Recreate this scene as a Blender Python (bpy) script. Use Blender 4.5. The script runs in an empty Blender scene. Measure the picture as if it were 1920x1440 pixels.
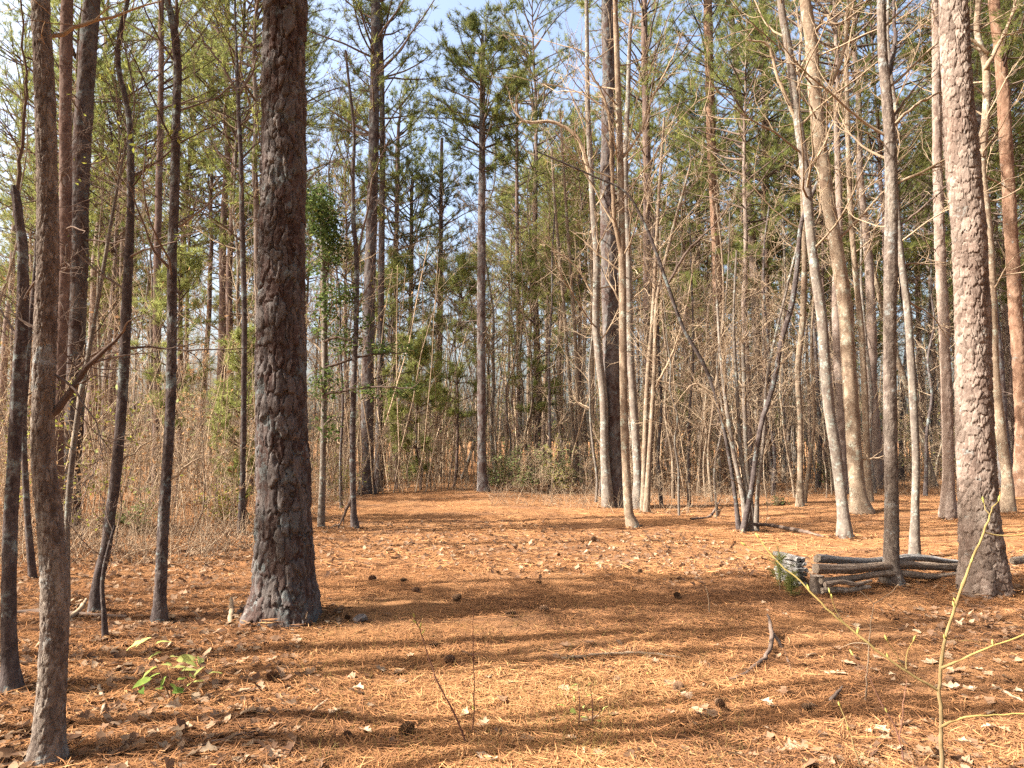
import bpy, math
import numpy as np

# ------------------------------------------------------------------ camera, sky, sun, exposure
scene = bpy.context.scene
COL = scene.collection
F_PX = 1397.0            # focal length in pixels of the 1920 wide photograph
HORIZON = 825.0
CAM_Z = 1.5
PITCH = math.atan((HORIZON - 720.0) / F_PX)
cam_d = bpy.data.cameras.new('camera')
cam_d.sensor_width = 36.0
cam_d.lens = 36.0 * F_PX / 1920.0
cam_d.clip_start = 0.05
cam_d.clip_end = 2000.0
cam = bpy.data.objects.new('camera', cam_d)
COL.objects.link(cam)
cam.location = (0, 0, CAM_Z)
cam.rotation_euler = (math.pi / 2 + PITCH, 0, 0)
scene.camera = cam

SUN_EL = math.radians(40)
SUN_DIR = np.array([-1.0, -0.20, 0.0]); SUN_DIR /= np.linalg.norm(SUN_DIR)   # horizontal direction towards the sun
world = bpy.data.worlds.new('World')
scene.world = world
world.use_nodes = True
wn = world.node_tree.nodes; wl = world.node_tree.links
bg = wn['Background']
sky = wn.new('ShaderNodeTexSky')
sky.sky_type = 'NISHITA'
sky.sun_disc = False
sky.sun_elevation = SUN_EL
sky.sun_rotation = math.atan2(SUN_DIR[0], SUN_DIR[1])
sky.air_density = 1.0
sky.dust_density = 7.0
sky.ozone_density = 1.0
wl.new(sky.outputs[0], bg.inputs[0])
bg.inputs[1].default_value = 0.115
sun_d = bpy.data.lights.new('sun', 'SUN')
sun_d.energy = 5.0
sun_d.angle = math.radians(0.5)
sun_d.color = (1.0, 0.93, 0.83)
sun = bpy.data.objects.new('sun', sun_d)
COL.objects.link(sun)
sd = np.array([SUN_DIR[0] * math.cos(SUN_EL), SUN_DIR[1] * math.cos(SUN_EL), math.sin(SUN_EL)])
from mathutils import Vector
sun.rotation_euler = Vector(sd).to_track_quat('Z', 'Y').to_euler()
sun.location = (-20, 0, 20)
vs = scene.view_settings
vs.view_transform = 'Standard'
vs.look = 'None'
vs.exposure = 2.1
vs.gamma = 1.0
vs.use_curve_mapping = False
scene.cycles.max_bounces = 4
scene.cycles.diffuse_bounces = 2
scene.cycles.glossy_bounces = 2
scene.cycles.transmission_bounces = 3
scene.cycles.use_adaptive_sampling = True
scene.cycles.adaptive_threshold = 0.009
scene.cycles.use_light_tree = False
scene.cycles.use_denoising = False
scene.cycles.sample_clamp_indirect = 4.0
scene.cycles.debug_use_spatial_splits = False

# ------------------------------------------------------------------ noise and mesh helpers
RNG = np.random.default_rng(11)
_TAB = np.random.default_rng(5).random((32, 32, 32))

def vnoise(p):
    """value noise, p (n,3) -> 0..1"""
    i = np.floor(p).astype(np.int64); f = p - i
    f = f * f * (3 - 2 * f)
    i0 = i & 31; i1 = (i + 1) & 31
    x0, y0, z0 = i0.T; x1, y1, z1 = i1.T; fx, fy, fz = f.T
    T = _TAB
    a = T[x0, y0, z0] * (1 - fx) + T[x1, y0, z0] * fx
    b = T[x0, y1, z0] * (1 - fx) + T[x1, y1, z0] * fx
    c = T[x0, y0, z1] * (1 - fx) + T[x1, y0, z1] * fx
    d = T[x0, y1, z1] * (1 - fx) + T[x1, y1, z1] * fx
    return (a * (1 - fy) + b * fy) * (1 - fz) + (c * (1 - fy) + d * fy) * fz

def fbm(p, octv=3):
    s = 0; a = 1; t = 0
    for k in range(octv):
        s = s + a * vnoise(p * (2.03 ** k) + 7.3 * k); t += a; a *= 0.5
    return s / t

def ground_z(x, y):
    x = np.asarray(x, float); y = np.asarray(y, float)
    p = np.stack([x, y, np.zeros_like(x)], -1).reshape(-1, 3)
    z = (fbm(p * 0.23 + 3.1, 2) - 0.5) * 0.16
    z += (fbm(p * 1.3 + 11.7, 2) - 0.5) * 0.07
    z += (fbm(p * 4.7 + 1.7, 2) - 0.5) * 0.05
    z = z.reshape(x.shape)
    z = z + 0.10 * np.exp(-((x + 1.6) / 2.6) ** 2 - ((y - 20.5) / 2.5) ** 2)   # low rise where the path ends
    return z

def gz(x, y):
    return float(ground_z(np.array([x]), np.array([y]))[0])

def norm(v):
    return v / np.maximum(np.linalg.norm(v, axis=-1, keepdims=True), 1e-9)

class Buf:
    def __init__(s):
        s.V = []; s.F = {3: [], 4: []}; s.M = {3: [], 4: []}; s.T = []; s.n = 0
    def add(s, V, F, tint=0.5, mat=0):
        V = np.asarray(V, np.float32).reshape(-1, 3); F = np.asarray(F, np.int64)
        k = F.shape[1]
        s.V.append(V); s.F[k].append(F + s.n); s.M[k].append(np.full(len(F), mat, np.int32))
        t = np.asarray(tint, np.float32)
        s.T.append(np.broadcast_to(t, (len(V),)) if t.ndim == 0 else t.reshape(-1))
        s.n += len(V)
    def mesh(s, name, mats, smooth=True):
        V = np.concatenate(s.V); T = np.concatenate(s.T)
        me = bpy.data.meshes.new(name)
        f3 = np.concatenate(s.F[3]) if s.F[3] else np.zeros((0, 3), np.int64)
        f4 = np.concatenate(s.F[4]) if s.F[4] else np.zeros((0, 4), np.int64)
        m = np.concatenate(s.M[3] + s.M[4])
        loops = np.concatenate([f3.ravel(), f4.ravel()]).astype(np.int32)
        tot = np.concatenate([np.full(len(f3), 3), np.full(len(f4), 4)]).astype(np.int32)
        st = np.concatenate([[0], np.cumsum(tot)[:-1]]).astype(np.int32)
        me.vertices.add(len(V)); me.vertices.foreach_set('co', V.ravel())
        me.loops.add(len(loops)); me.loops.foreach_set('vertex_index', loops)
        me.polygons.add(len(tot)); me.polygons.foreach_set('loop_start', st)
        try:
            me.polygons.foreach_set('loop_total', tot)
        except Exception:
            pass
        me.polygons.foreach_set('material_index', m)
        me.polygons.foreach_set('use_smooth', np.full(len(tot), bool(smooth)))
        at = me.attributes.new('tint', 'FLOAT', 'POINT')
        at.data.foreach_set('value', T.astype(np.float32))
        me.update(calc_edges=True)
        for x in (mats if isinstance(mats, (list, tuple)) else [mats]):
            me.materials.append(x)
        return me

def link(name, me, parent=None, loc=None):
    o = bpy.data.objects.new(name, me)
    COL.objects.link(o)
    if parent is not None:
        o.parent = parent
    if loc is not None:
        o.location = loc
    return o

def tag(o, label, cat, group=None, kind=None):
    o['label'] = label
    if cat: o['category'] = cat
    if group: o['group'] = group
    if kind: o['kind'] = kind
    return o

def empty(name, loc, label, cat, group=None):
    o = bpy.data.objects.new(name, None)
    o.empty_display_size = 0.2
    COL.objects.link(o); o.location = loc
    return tag(o, label, cat, group)

def grow(P0, D0, L, n, wander, up, rng):
    P = np.asarray(P0, float).copy(); D = norm(np.asarray(D0, float)); L = np.broadcast_to(np.asarray(L, float), (len(P),))
    pts = [P]
    for i in range(n):
        D = norm(D + wander * rng.normal(size=D.shape) + np.array([0, 0, up]))
        pts.append(pts[-1] + D * (L / n)[:, None])
    return np.stack(pts, 1)

def tubes(paths, radii, sides):
    """paths (B,n,3), radii (B,n) -> V, quads"""
    B, n, _ = paths.shape
    t = np.empty_like(paths)
    t[:, 1:-1] = paths[:, 2:] - paths[:, :-2]; t[:, 0] = paths[:, 1] - paths[:, 0]; t[:, -1] = paths[:, -1] - paths[:, -2]
    t = norm(t)
    m = norm(paths[:, -1] - paths[:, 0] + 1e-6)
    ref = np.where((np.abs(m[:, 2]) > 0.75)[:, None], np.array([1.0, 0, 0]), np.array([0, 0, 1.0]))
    b1 = norm(np.cross(t, ref[:, None, :])); b2 = np.cross(t, b1)
    a = np.arange(sides) / sides * 2 * math.pi
    V = paths[:, :, None, :] + radii[:, :, None, None] * (np.cos(a)[None, None, :, None] * b1[:, :, None, :] + np.sin(a)[None, None, :, None] * b2[:, :, None, :])
    idx = np.arange(B * n * sides).reshape(B, n, sides)
    nx = np.roll(idx, -1, axis=2)
    Fq = np.stack([idx[:, :-1], nx[:, :-1], nx[:, 1:], idx[:, 1:]], -1).reshape(-1, 4)
    return V.reshape(-1, 3), Fq

def along(paths, s):
    """paths (B,n,3), s (B,k) in 0..1 -> points (B,k,3), dirs"""
    B, n, _ = paths.shape
    q = np.clip(s, 0, 0.9999) * (n - 1); i = q.astype(int); f = (q - i)[..., None]
    b = np.arange(B)[:, None]
    p0 = paths[b, i]; p1 = paths[b, i + 1]
    return p0 * (1 - f) + p1 * f, norm(p1 - p0)

def smooth_path(pts, step):
    """Catmull-Rom through pts (n,k) resampled about every `step` (k>3 columns ride along)"""
    pts = np.asarray(pts, float)
    P = np.vstack([2 * pts[0] - pts[1], pts, 2 * pts[-1] - pts[-2]])
    out = []
    for i in range(1, len(P) - 2):
        seg = np.linalg.norm(P[i + 1, :3] - P[i, :3]); k = max(2, int(math.ceil(seg / step)))
        t = (np.arange(k) / k)[:, None]
        a, b, c, d = P[i - 1], P[i], P[i + 1], P[i + 2]
        m1 = (c - a) * 0.5; m2 = (d - b) * 0.5
        # limit tangents to the span so uneven spacing does not overshoot
        s1 = np.linalg.norm(m1[:3]); s2 = np.linalg.norm(m2[:3])
        if s1 > seg: m1 = m1 * seg / s1
        if s2 > seg: m2 = m2 * seg / s2
        h00 = 2 * t ** 3 - 3 * t ** 2 + 1; h10 = t ** 3 - 2 * t ** 2 + t; h01 = -2 * t ** 3 + 3 * t ** 2; h11 = t ** 3 - t ** 2
        out.append(h00 * b + h10 * m1 + h01 * c + h11 * m2)
    out.append(P[-2][None])
    return np.vstack(out)

# pixel <-> place: a ground contact pixel gives a real position; higher pixels are read at that distance
CP, SP = math.cos(PITCH), math.sin(PITCH)
def ray(px, py):
    u = (px - 960.0) / F_PX; v = (720.0 - py) / F_PX
    return np.array([u, CP - v * SP, SP + v * CP])
def on_ground(px, py):
    r = ray(px, py); z = 0.0
    for k in range(6):
        t = (z - CAM_Z) / r[2]; z = gz(r[0] * t, r[1] * t)
    return np.array([r[0] * t, r[1] * t, z])
def at_depth(px, py, d):
    r = ray(px, py); t = d / r[1]
    return np.array([r[0] * t, d, CAM_Z + r[2] * t]), t
def to_px(p):
    x, y, z = p[0], p[1], p[2] - CAM_Z
    c = y * CP + z * SP; v = -y * SP + z * CP
    return 960 + F_PX * x / c, 720 - F_PX * v / c

# ------------------------------------------------------------------ materials
class MB:
    def __init__(s, name):
        s.m = bpy.data.materials.new(name); s.m.use_nodes = True
        s.nt = s.m.node_tree; s.N = s.nt.nodes; s.L = s.nt.links
        s.out = s.N['Material Output']; s.N.remove(s.N['Principled BSDF'])
        s.p = s.N.new('ShaderNodeBsdfDiffuse'); s.p.inputs['Roughness'].default_value = 0.6
        s.L.new(s.p.outputs[0], s.out.inputs[0])
        s.tc = s.N.new('ShaderNodeTexCoord')
    def node(s, t, **kw):
        n = s.N.new(t)
        for k, v in kw.items():
            if k in n.inputs.keys(): n.inputs[k].default_value = v
            else: setattr(n, k, v)
        return n
    def mapping(s, scale, out='Object'):
        m = s.N.new('ShaderNodeMapping'); m.inputs['Scale'].default_value = scale
        s.L.new(s.tc.outputs[out], m.inputs['Vector']); return m.outputs[0]
    def noise(s, vec, scale, detail=4, rough=0.6, dist=0.0):
        n = s.node('ShaderNodeTexNoise', Scale=scale, Detail=detail, Roughness=rough, Distortion=dist)
        s.L.new(vec, n.inputs['Vector']); return n.outputs['Fac']
    def ramp(s, fac, stops):
        r = s.N.new('ShaderNodeValToRGB'); e = r.color_ramp.elements
        while len(e) < len(stops): e.new(0.5)
        for k, (p, c) in enumerate(stops):
            e[k].position = p; e[k].color = (*c, 1) if len(c) == 3 else c
        s.L.new(fac, r.inputs[0]); return r.outputs[0]
    def mask(s, fac, a, b):
        r = s.N.new('ShaderNodeMapRange'); r.inputs['From Min'].default_value = a; r.inputs['From Max'].default_value = b
        s.L.new(fac, r.inputs['Value']); return r.outputs[0]
    def mix(s, fac, a, b, mode='MIX'):
        n = s.N.new('ShaderNodeMix'); n.data_type = 'RGBA'; n.blend_type = mode
        for sock, v in ((n.inputs[0], fac), (n.inputs[6], a), (n.inputs[7], b)):
            if isinstance(v, (int, float)): sock.default_value = v
            elif isinstance(v, tuple): sock.default_value = (*v, 1)
            else: s.L.new(v, sock)
        return n.outputs[2]
    def attr(s, name='tint'):
        a = s.N.new('ShaderNodeAttribute'); a.attribute_name = name; return a.outputs['Fac']
    def rand(s):
        return s.N.new('ShaderNodeObjectInfo').outputs['Random']
    def color(s, c):
        if isinstance(c, tuple): s.p.inputs['Color'].default_value = (*c, 1)
        else: s.L.new(c, s.p.inputs['Color'])
    def bump(s, h, strength, dist):
        b = s.N.new('ShaderNodeBump'); b.inputs['Strength'].default_value = strength; b.inputs['Distance'].default_value = dist
        s.L.new(h, b.inputs['Height']); s.L.new(b.outputs[0], s.p.inputs['Normal'])
    def translucent(s, col, fac):
        t = s.N.new('ShaderNodeBsdfTranslucent'); mx = s.N.new('ShaderNodeMixShader'); mx.inputs[0].default_value = fac
        if isinstance(col, tuple): t.inputs[0].default_value = (*col, 1)
        else: s.L.new(col, t.inputs[0])
        s.L.new(s.p.outputs[0], mx.inputs[1]); s.L.new(t.outputs[0], mx.inputs[2]); s.L.new(mx.outputs[0], s.out.inputs[0])

def bark_material(name, dark, mid, light, lichen, lichen_amt, stretch=0.25, scale=14.0, bump=0.5, lead=0.55, scurf=None):
    b = MB(name)
    v = b.mapping((1, 1, stretch)); v1 = b.mapping((1, 1, 1))
    n1 = b.noise(v, scale, 4, 0.7, 0.4)
    c = b.ramp(n1, [(0.32, dark), (0.5, mid), (0.68, light)])
    c = b.mix(lead, c, b.ramp(b.attr(), [(0.1, dark), (0.5, mid), (0.9, light)] if scurf is None else [(0.12, dark), (0.45, mid), (0.55, scurf), (0.95, light)]))
    # broad weathering, then speckles of pale and dark crust
    big = b.noise(v1, 1.7, 2, 0.6)
    c = b.mix(b.mask(big, 0.35, 0.7), c, b.mix(1.0, c, (0.72, 0.64, 0.62), 'MULTIPLY'))
    sp = b.noise(v1, 26.0, 3, 0.75)
    c = b.mix(b.mask(sp, 0.56, 0.66), c, b.mix(0.6, c, light))
    c = b.mix(b.mask(sp, 0.42, 0.34), c, b.mix(0.6, c, dark))
    ln = b.noise(v1, 4.2, 4, 0.75)
    lm = b.mask(ln, 0.68 - 0.16 * lichen_amt, 0.73 - 0.14 * lichen_amt)
    lmm = b.N.new('ShaderNodeMath'); lmm.operation = 'MULTIPLY'; b.L.new(lm, lmm.inputs[0]); b.L.new(b.mask(sp, 0.36, 0.56), lmm.inputs[1])
    c = b.mix(lmm.outputs[0], c, lichen)
    r = b.N.new('ShaderNodeHueSaturation'); b.L.new(c, r.inputs['Color'])
    mr = b.N.new('ShaderNodeMapRange'); mr.inputs['To Min'].default_value = 0.82; mr.inputs['To Max'].default_value = 1.15
    b.L.new(b.rand(), mr.inputs['Value']); b.L.new(mr.outputs[0], r.inputs['Value'])
    b.color(r.outputs[0])
    b.bump(b.noise(v, scale * 3.5, 3, 0.75, 0.3), bump, 0.015)
    return b.m

M = {}
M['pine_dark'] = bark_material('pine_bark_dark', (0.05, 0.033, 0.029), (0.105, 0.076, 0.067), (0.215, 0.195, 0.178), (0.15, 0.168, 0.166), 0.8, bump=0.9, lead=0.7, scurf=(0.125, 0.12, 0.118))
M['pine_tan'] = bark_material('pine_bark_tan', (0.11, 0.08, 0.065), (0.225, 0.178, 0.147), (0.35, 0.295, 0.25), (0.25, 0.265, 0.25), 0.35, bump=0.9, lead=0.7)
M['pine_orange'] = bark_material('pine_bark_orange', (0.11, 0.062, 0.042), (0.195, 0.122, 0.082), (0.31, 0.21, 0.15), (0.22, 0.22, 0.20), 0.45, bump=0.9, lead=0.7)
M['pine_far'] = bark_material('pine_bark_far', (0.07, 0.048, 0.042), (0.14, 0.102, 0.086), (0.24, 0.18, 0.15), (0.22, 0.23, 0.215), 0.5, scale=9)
M['wood_grey'] = bark_material('hardwood_bark_grey', (0.085, 0.07, 0.062), (0.19, 0.165, 0.14), (0.33, 0.295, 0.24), (0.30, 0.335, 0.30), 0.9, 0.5, 11, 0.6)
M['wood_tan'] = bark_material('hardwood_bark_tan', (0.11, 0.08, 0.06), (0.25, 0.195, 0.14), (0.42, 0.345, 0.255), (0.33, 0.345, 0.28), 0.8, 0.6, 10, 0.6)
M['wood_dark'] = bark_material('hardwood_bark_dark', (0.042, 0.034, 0.034), (0.092, 0.076, 0.072), (0.19, 0.165, 0.15), (0.21, 0.245, 0.235), 0.9, 0.35, 16, 0.7)
M['wood_furrow'] = bark_material('hardwood_bark_furrowed', (0.07, 0.054, 0.046), (0.175, 0.145, 0.122), (0.34, 0.295, 0.245), (0.28, 0.295, 0.285), 0.75, 0.35, 20, 0.9)

def twig_material(name, a, b_):
    b = MB(name)
    c = b.ramp(b.attr(), [(0.0, a), (1.0, b_)])
    n = b.noise(b.mapping((1, 1, 1)), 19.0, 3, 0.75)
    c = b.mix(b.mask(n, 0.35, 0.7), c, b.mix(1.0, c, (0.7, 0.66, 0.62), 'MULTIPLY'))
    b.color(c); return b.m
M['twig_tan'] = twig_material('bare_twig_tan', (0.19, 0.135, 0.095), (0.46, 0.36, 0.25))
M['twig_dark'] = twig_material('bare_twig_dark', (0.07, 0.05, 0.045), (0.23, 0.175, 0.14))
M['twig_brush'] = twig_material('thicket_stem', (0.13, 0.092, 0.068), (0.54, 0.42, 0.29))
M['stem_yellow'] = twig_material('bud_stem_yellow', (0.17, 0.12, 0.08), (0.38, 0.30, 0.10))
M['stem_brown'] = twig_material('sprout_stem_brown', (0.12, 0.06, 0.05), (0.28, 0.15, 0.10))

def leaf_material(name, stops, trans, vary=0.25, rough=0.6):
    b = MB(name)
    c = b.ramp(b.attr(), stops)
    h = b.N.new('ShaderNodeHueSaturation'); b.L.new(c, h.inputs['Color'])
    mr = b.N.new('ShaderNodeMapRange'); mr.inputs['To Min'].default_value = 1 - vary; mr.inputs['To Max'].default_value = 1 + vary
    b.L.new(b.rand(), mr.inputs['Value']); b.L.new(mr.outputs[0], h.inputs['Value'])
    b.color(h.outputs[0])
    if trans: b.translucent(h.outputs[0], trans)
    return b.m
M['needle'] = leaf_material('pine_needle', [(0, (0.085, 0.115, 0.04)), (0.5, (0.185, 0.20, 0.062)), (0.85, (0.29, 0.28, 0.085)), (1, (0.32, 0.24, 0.09))], 0.5)
M['needle_light'] = leaf_material('young_pine_needle', [(0, (0.17, 0.20, 0.06)), (1, (0.37, 0.37, 0.13))], 0.5)
M['spring'] = leaf_material('spring_leaf', [(0, (0.13, 0.15, 0.03)), (1, (0.36, 0.36, 0.07))], 0.4)
M['holly'] = leaf_material('evergreen_leaf', [(0, (0.045, 0.07, 0.025)), (0.6, (0.12, 0.165, 0.05)), (1, (0.30, 0.32, 0.09))], 0.4, rough=0.4)
M['shrub'] = leaf_material('shrub_leaf', [(0, (0.10, 0.13, 0.05)), (1, (0.33, 0.36, 0.15))], 0.45)
M['dry_leaf'] = leaf_material('dry_leaf', [(0, (0.095, 0.055, 0.038)), (0.5, (0.27, 0.168, 0.105)), (1, (0.43, 0.32, 0.215))], 0.2)
M['brown_leaf'] = leaf_material('hanging_dead_leaf', [(0, (0.17, 0.09, 0.045)), (1, (0.42, 0.26, 0.13))], 0.3)
M['seedling'] = leaf_material('seedling_leaf', [(0, (0.09, 0.17, 0.04)), (0.5, (0.26, 0.34, 0.08)), (1, (0.50, 0.52, 0.19))], 0.35)
M['straw'] = leaf_material('pine_straw', [(0, (0.075, 0.042, 0.027)), (0.3, (0.20, 0.10, 0.05)), (0.7, (0.40, 0.20, 0.088)), (1, (0.50, 0.31, 0.15))], 0.12)
M['grass'] = leaf_material('wispy_grass', [(0, (0.32, 0.20, 0.07)), (1, (0.50, 0.42, 0.16))], 0.3)
M['bud'] = leaf_material('yellow_bud', [(0, (0.42, 0.42, 0.08)), (1, (0.62, 0.60, 0.20))], 0.3)
M['cone'] = leaf_material('pine_cone_scale', [(0, (0.055, 0.032, 0.022)), (1, (0.27, 0.165, 0.10))], 0, 0.35)

# forest floor
b = MB('forest_floor')
g1 = b.noise(b.mapping((1, 1, 1)), 1.1, 5, 0.65, 0.3)
g2 = b.noise(b.mapping((1.0, 1.0, 1)), 34.0, 6, 0.85, 1.6)
g3 = b.noise(b.mapping((1, 3, 1)), 90.0, 4, 0.8, 2.0)
c = b.ramp(g2, [(0.28, (0.075, 0.038, 0.024)), (0.44, (0.165, 0.085, 0.045)), (0.58, (0.33, 0.175, 0.085)), (0.72, (0.50, 0.33, 0.18))])
c = b.mix(b.mask(g1, 0.38, 0.72), c, b.mix(1.0, c, (0.72, 0.62, 0.55), 'MULTIPLY'))
c = b.mix(0.35, c, b.ramp(g3, [(0.3, (0.12, 0.055, 0.03)), (0.7, (0.50, 0.27, 0.115))]))
duff = b.noise(b.mapping((0.55, 1.5, 1)), 1.0, 4, 0.6, 0.5)
c = b.mix(b.mask(duff, 0.52, 0.66), c, b.mix(0.55, c, (0.105, 0.066, 0.05)))
b.color(c)
b.bump(b.noise(b.mapping((1, 1, 1)), 40.0, 5, 0.8, 1.0), 0.9, 0.03)
M['floor'] = b.m

def log_material(name, a, c_, d, grain=(3, 40, 40)):
    b = MB(name)
    n = b.noise(b.mapping(grain), 1.6, 6, 0.65, 0.6)
    c = b.ramp(n, [(0.3, a), (0.5, c_), (0.7, d)])
    n2 = b.noise(b.mapping((1, 1, 1)), 6.0, 4, 0.6)
    c = b.mix(b.mask(n2, 0.45, 0.7), c, b.mix(1.0, c, (0.75, 0.72, 0.7), 'MULTIPLY'))
    b.color(c); b.bump(n, 0.7, 0.02); return b.m
M['log_grey'] = log_material('weathered_wood_grey', (0.08, 0.077, 0.075), (0.22, 0.21, 0.20), (0.38, 0.365, 0.345))
M['log_brown'] = log_material('weathered_wood_brown', (0.09, 0.065, 0.048), (0.24, 0.185, 0.14), (0.42, 0.34, 0.265))
M['log_end'] = log_material('cut_wood_end', (0.14, 0.11, 0.085), (0.32, 0.265, 0.21), (0.48, 0.42, 0.35), (30, 8, 8))

# ------------------------------------------------------------------ the forest floor sheet
def spaced(fine0, fine1, step, lo, hi, g=1.09):
    a = list(np.arange(fine0, fine1, step))
    s = step; x = fine0
    while x > lo:
        s *= g; x -= s; a.insert(0, x)
    s = step; x = a[-1]
    while x < hi:
        s *= g; x += s; a.append(x)
    return np.array(a)
gx = spaced(-6.0, 6.5, 0.10, -420, 420, 1.1); gy = spaced(2.6, 12.0, 0.09, -60, 700, 1.1)
XX, YY = np.meshgrid(gx, gy, indexing='ij')
V = np.stack([XX, YY, ground_z(XX, YY)], -1)
nx_, ny_ = XX.shape
I = np.arange(nx_ * ny_).reshape(nx_, ny_)
bf = Buf(); bf.add(V, np.stack([I[:-1, :-1], I[1:, :-1], I[1:, 1:], I[:-1, 1:]], -1).reshape(-1, 4))
ground = link('ground', bf.mesh('ground', M['floor']))
ground['kind'] = 'structure'; ground['label'] = 'orange pine straw forest floor with a worn path through the middle'

# ------------------------------------------------------------------ trunks
def trunk_surface(path, rad, sides, style, depth, rng, flare=0.0, cell=None):
    """path (n,3), rad (n): displaced bark surface -> V (n,sides,3), tint (n,sides), cell id, groove"""
    n = len(path)
    t = np.gradient(path, axis=0); t = norm(t)
    ref = np.array([1.0, 0, 0])
    b1 = norm(np.cross(t, np.cross(ref, t))); b2 = np.cross(t, b1)
    th = np.arange(sides) / sides * 2 * math.pi
    s = np.concatenate([[0], np.cumsum(np.linalg.norm(np.diff(path, axis=0), axis=1))])
    TH, S = np.meshgrid(th, s, indexing='xy')      # (n,sides)
    off = rng.random(3) * 20
    R = rad[:, None] * np.ones_like(TH)
    circ = np.stack([np.cos(TH), np.sin(TH), S], -1)
    cid = None; groove = np.ones_like(TH)
    rm = float(np.median(rad))
    def cyl(k_around, k_up):
        q = np.stack([np.cos(TH) * k_around, np.sin(TH) * k_around, S * k_up], -1).reshape(-1, 3) + off
        return q
    tint = fbm(cyl(2.5, 6.0 / max(rm, 0.03) * 0.12), 3).reshape(TH.shape)
    disp = (fbm(cyl(1.0, 1.2), 2).reshape(TH.shape) - 0.5) * rm * 0.26
    if style == 'plate':
        cw, ch = cell
        def voro(cw, ch, jit, warp):
            nu = max(3, int(round(2 * math.pi * rm / cw)))
            U = TH / (2 * math.pi) * nu; W = S / ch
            U = U + warp * (fbm(cyl(3.3, 7.0), 3).reshape(TH.shape) - 0.5)
            W = W + warp * (fbm(cyl(4.3, 9.0) + 9.1, 3).reshape(TH.shape) - 0.5)
            nw = int(s[-1] / ch) + 4
            jx = rng.random((nw + 6, nu)); jy = rng.random((nw + 6, nu))
            W = W + 2
            iu = np.floor(U).astype(int); iw = np.floor(W).astype(int)
            d1 = np.full(U.shape, 9.0); d2 = np.full(U.shape, 9.0); idd = np.zeros(U.shape, int); dv = np.zeros(U.shape)
            for a in (-1, 0, 1):
                for c in (-1, 0, 1):
                    cu = iu + a; cwv = np.clip(iw + c, 0, nw + 5)
                    px_ = cu + 0.5 + jit * (jx[cwv, cu % nu] - 0.5) + 0.5 * (cwv % 2)
                    py_ = cwv + 0.5 + jit * (jy[cwv, cu % nu] - 0.5)
                    dx = U - px_; dy = W - py_
                    d = (np.abs(dx) ** 3 + np.abs(dy) ** 3) ** (1 / 3)
                    new = d < d1
                    d2 = np.where(new, d1, np.minimum(d2, d)); idd = np.where(new, cwv * nu + (cu % nu), idd); dv = np.where(new, dy, dv); d1 = np.where(new, d, d1)
            return d2 - d1, idd, dv, nu * (nw + 6)
        e, cid, dv, nc = voro(cw, ch, 0.95, 1.3)
        g = np.clip((e - 0.03) / 0.12, 0, 1); g = g * g * (3 - 2 * g)
        rt = rng.random(nc)
        e2, id2, dv2, nc2 = voro(cw * 0.62, ch * 0.5, 1.0, 1.8)
        g2 = np.clip(e2 / 0.16, 0, 1); g2 = g2 * g2 * (3 - 2 * g2)
        rt2 = rng.random(nc2)
        fine = fbm(cyl(14, 90.0 * rm / rm * 0.6), 3).reshape(TH.shape)
        flk = fbm(cyl(6, 16.0) + 3.0, 3).reshape(TH.shape)
        h = g * (0.45 + 0.35 * rt[cid]) - 0.30 * dv * g + 0.36 * g * g2 * rt2[id2] - 0.10 * dv2 * g2 * g + 0.30 * (fine - 0.5) + 0.5 * g * (np.floor(flk * 7) / 7 - 0.5)
        disp = disp + depth * (h - 0.7)
        groove = g
        tint = np.clip(0.5 * rt[cid] + 0.3 * rt2[id2] + 0.5 * tint - 0.1, 0, 1)
    elif style == 'furrow':
        q = fbm(cyl(4.2, 13.0), 3).reshape(TH.shape)
        rid = 1 - np.abs(2 * q - 1) * 2.2
        q2 = fbm(cyl(10.0, 40.0), 2).reshape(TH.shape)
        disp = disp + depth * (np.clip(1 - rid, -0.6, 1) + 0.6 * (q2 - 0.5))
        tint = np.clip(0.5 * tint + 0.5 * np.clip(1 - rid, 0, 1), 0, 1)
    else:
        q2 = fbm(cyl(5.0, 12.0), 3).reshape(TH.shape)
        disp = disp + depth * (q2 - 0.5)
    R = R + disp
    if flare:
        fl = np.exp(-S / flare)
        lob = 0.5 + 0.5 * np.cos(TH * 4 + 3.0 * vnoise(cyl(1.0, 0.0)).reshape(TH.shape) * 2)
        R = R * (1 + 0.42 * fl * (lob - 0.55))
    Vv = path[:, None, :] + R[..., None] * (np.cos(TH)[..., None] * b1[:, None, :] + np.sin(TH)[..., None] * b2[:, None, :])
    return Vv, tint, cid, groove

def grid_faces(n, sides):
    idx = np.arange(n * sides).reshape(n, sides); nx = np.roll(idx, -1, axis=1)
    return np.stack([idx[:-1], nx[:-1], nx[1:], idx[1:]], -1)

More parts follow.
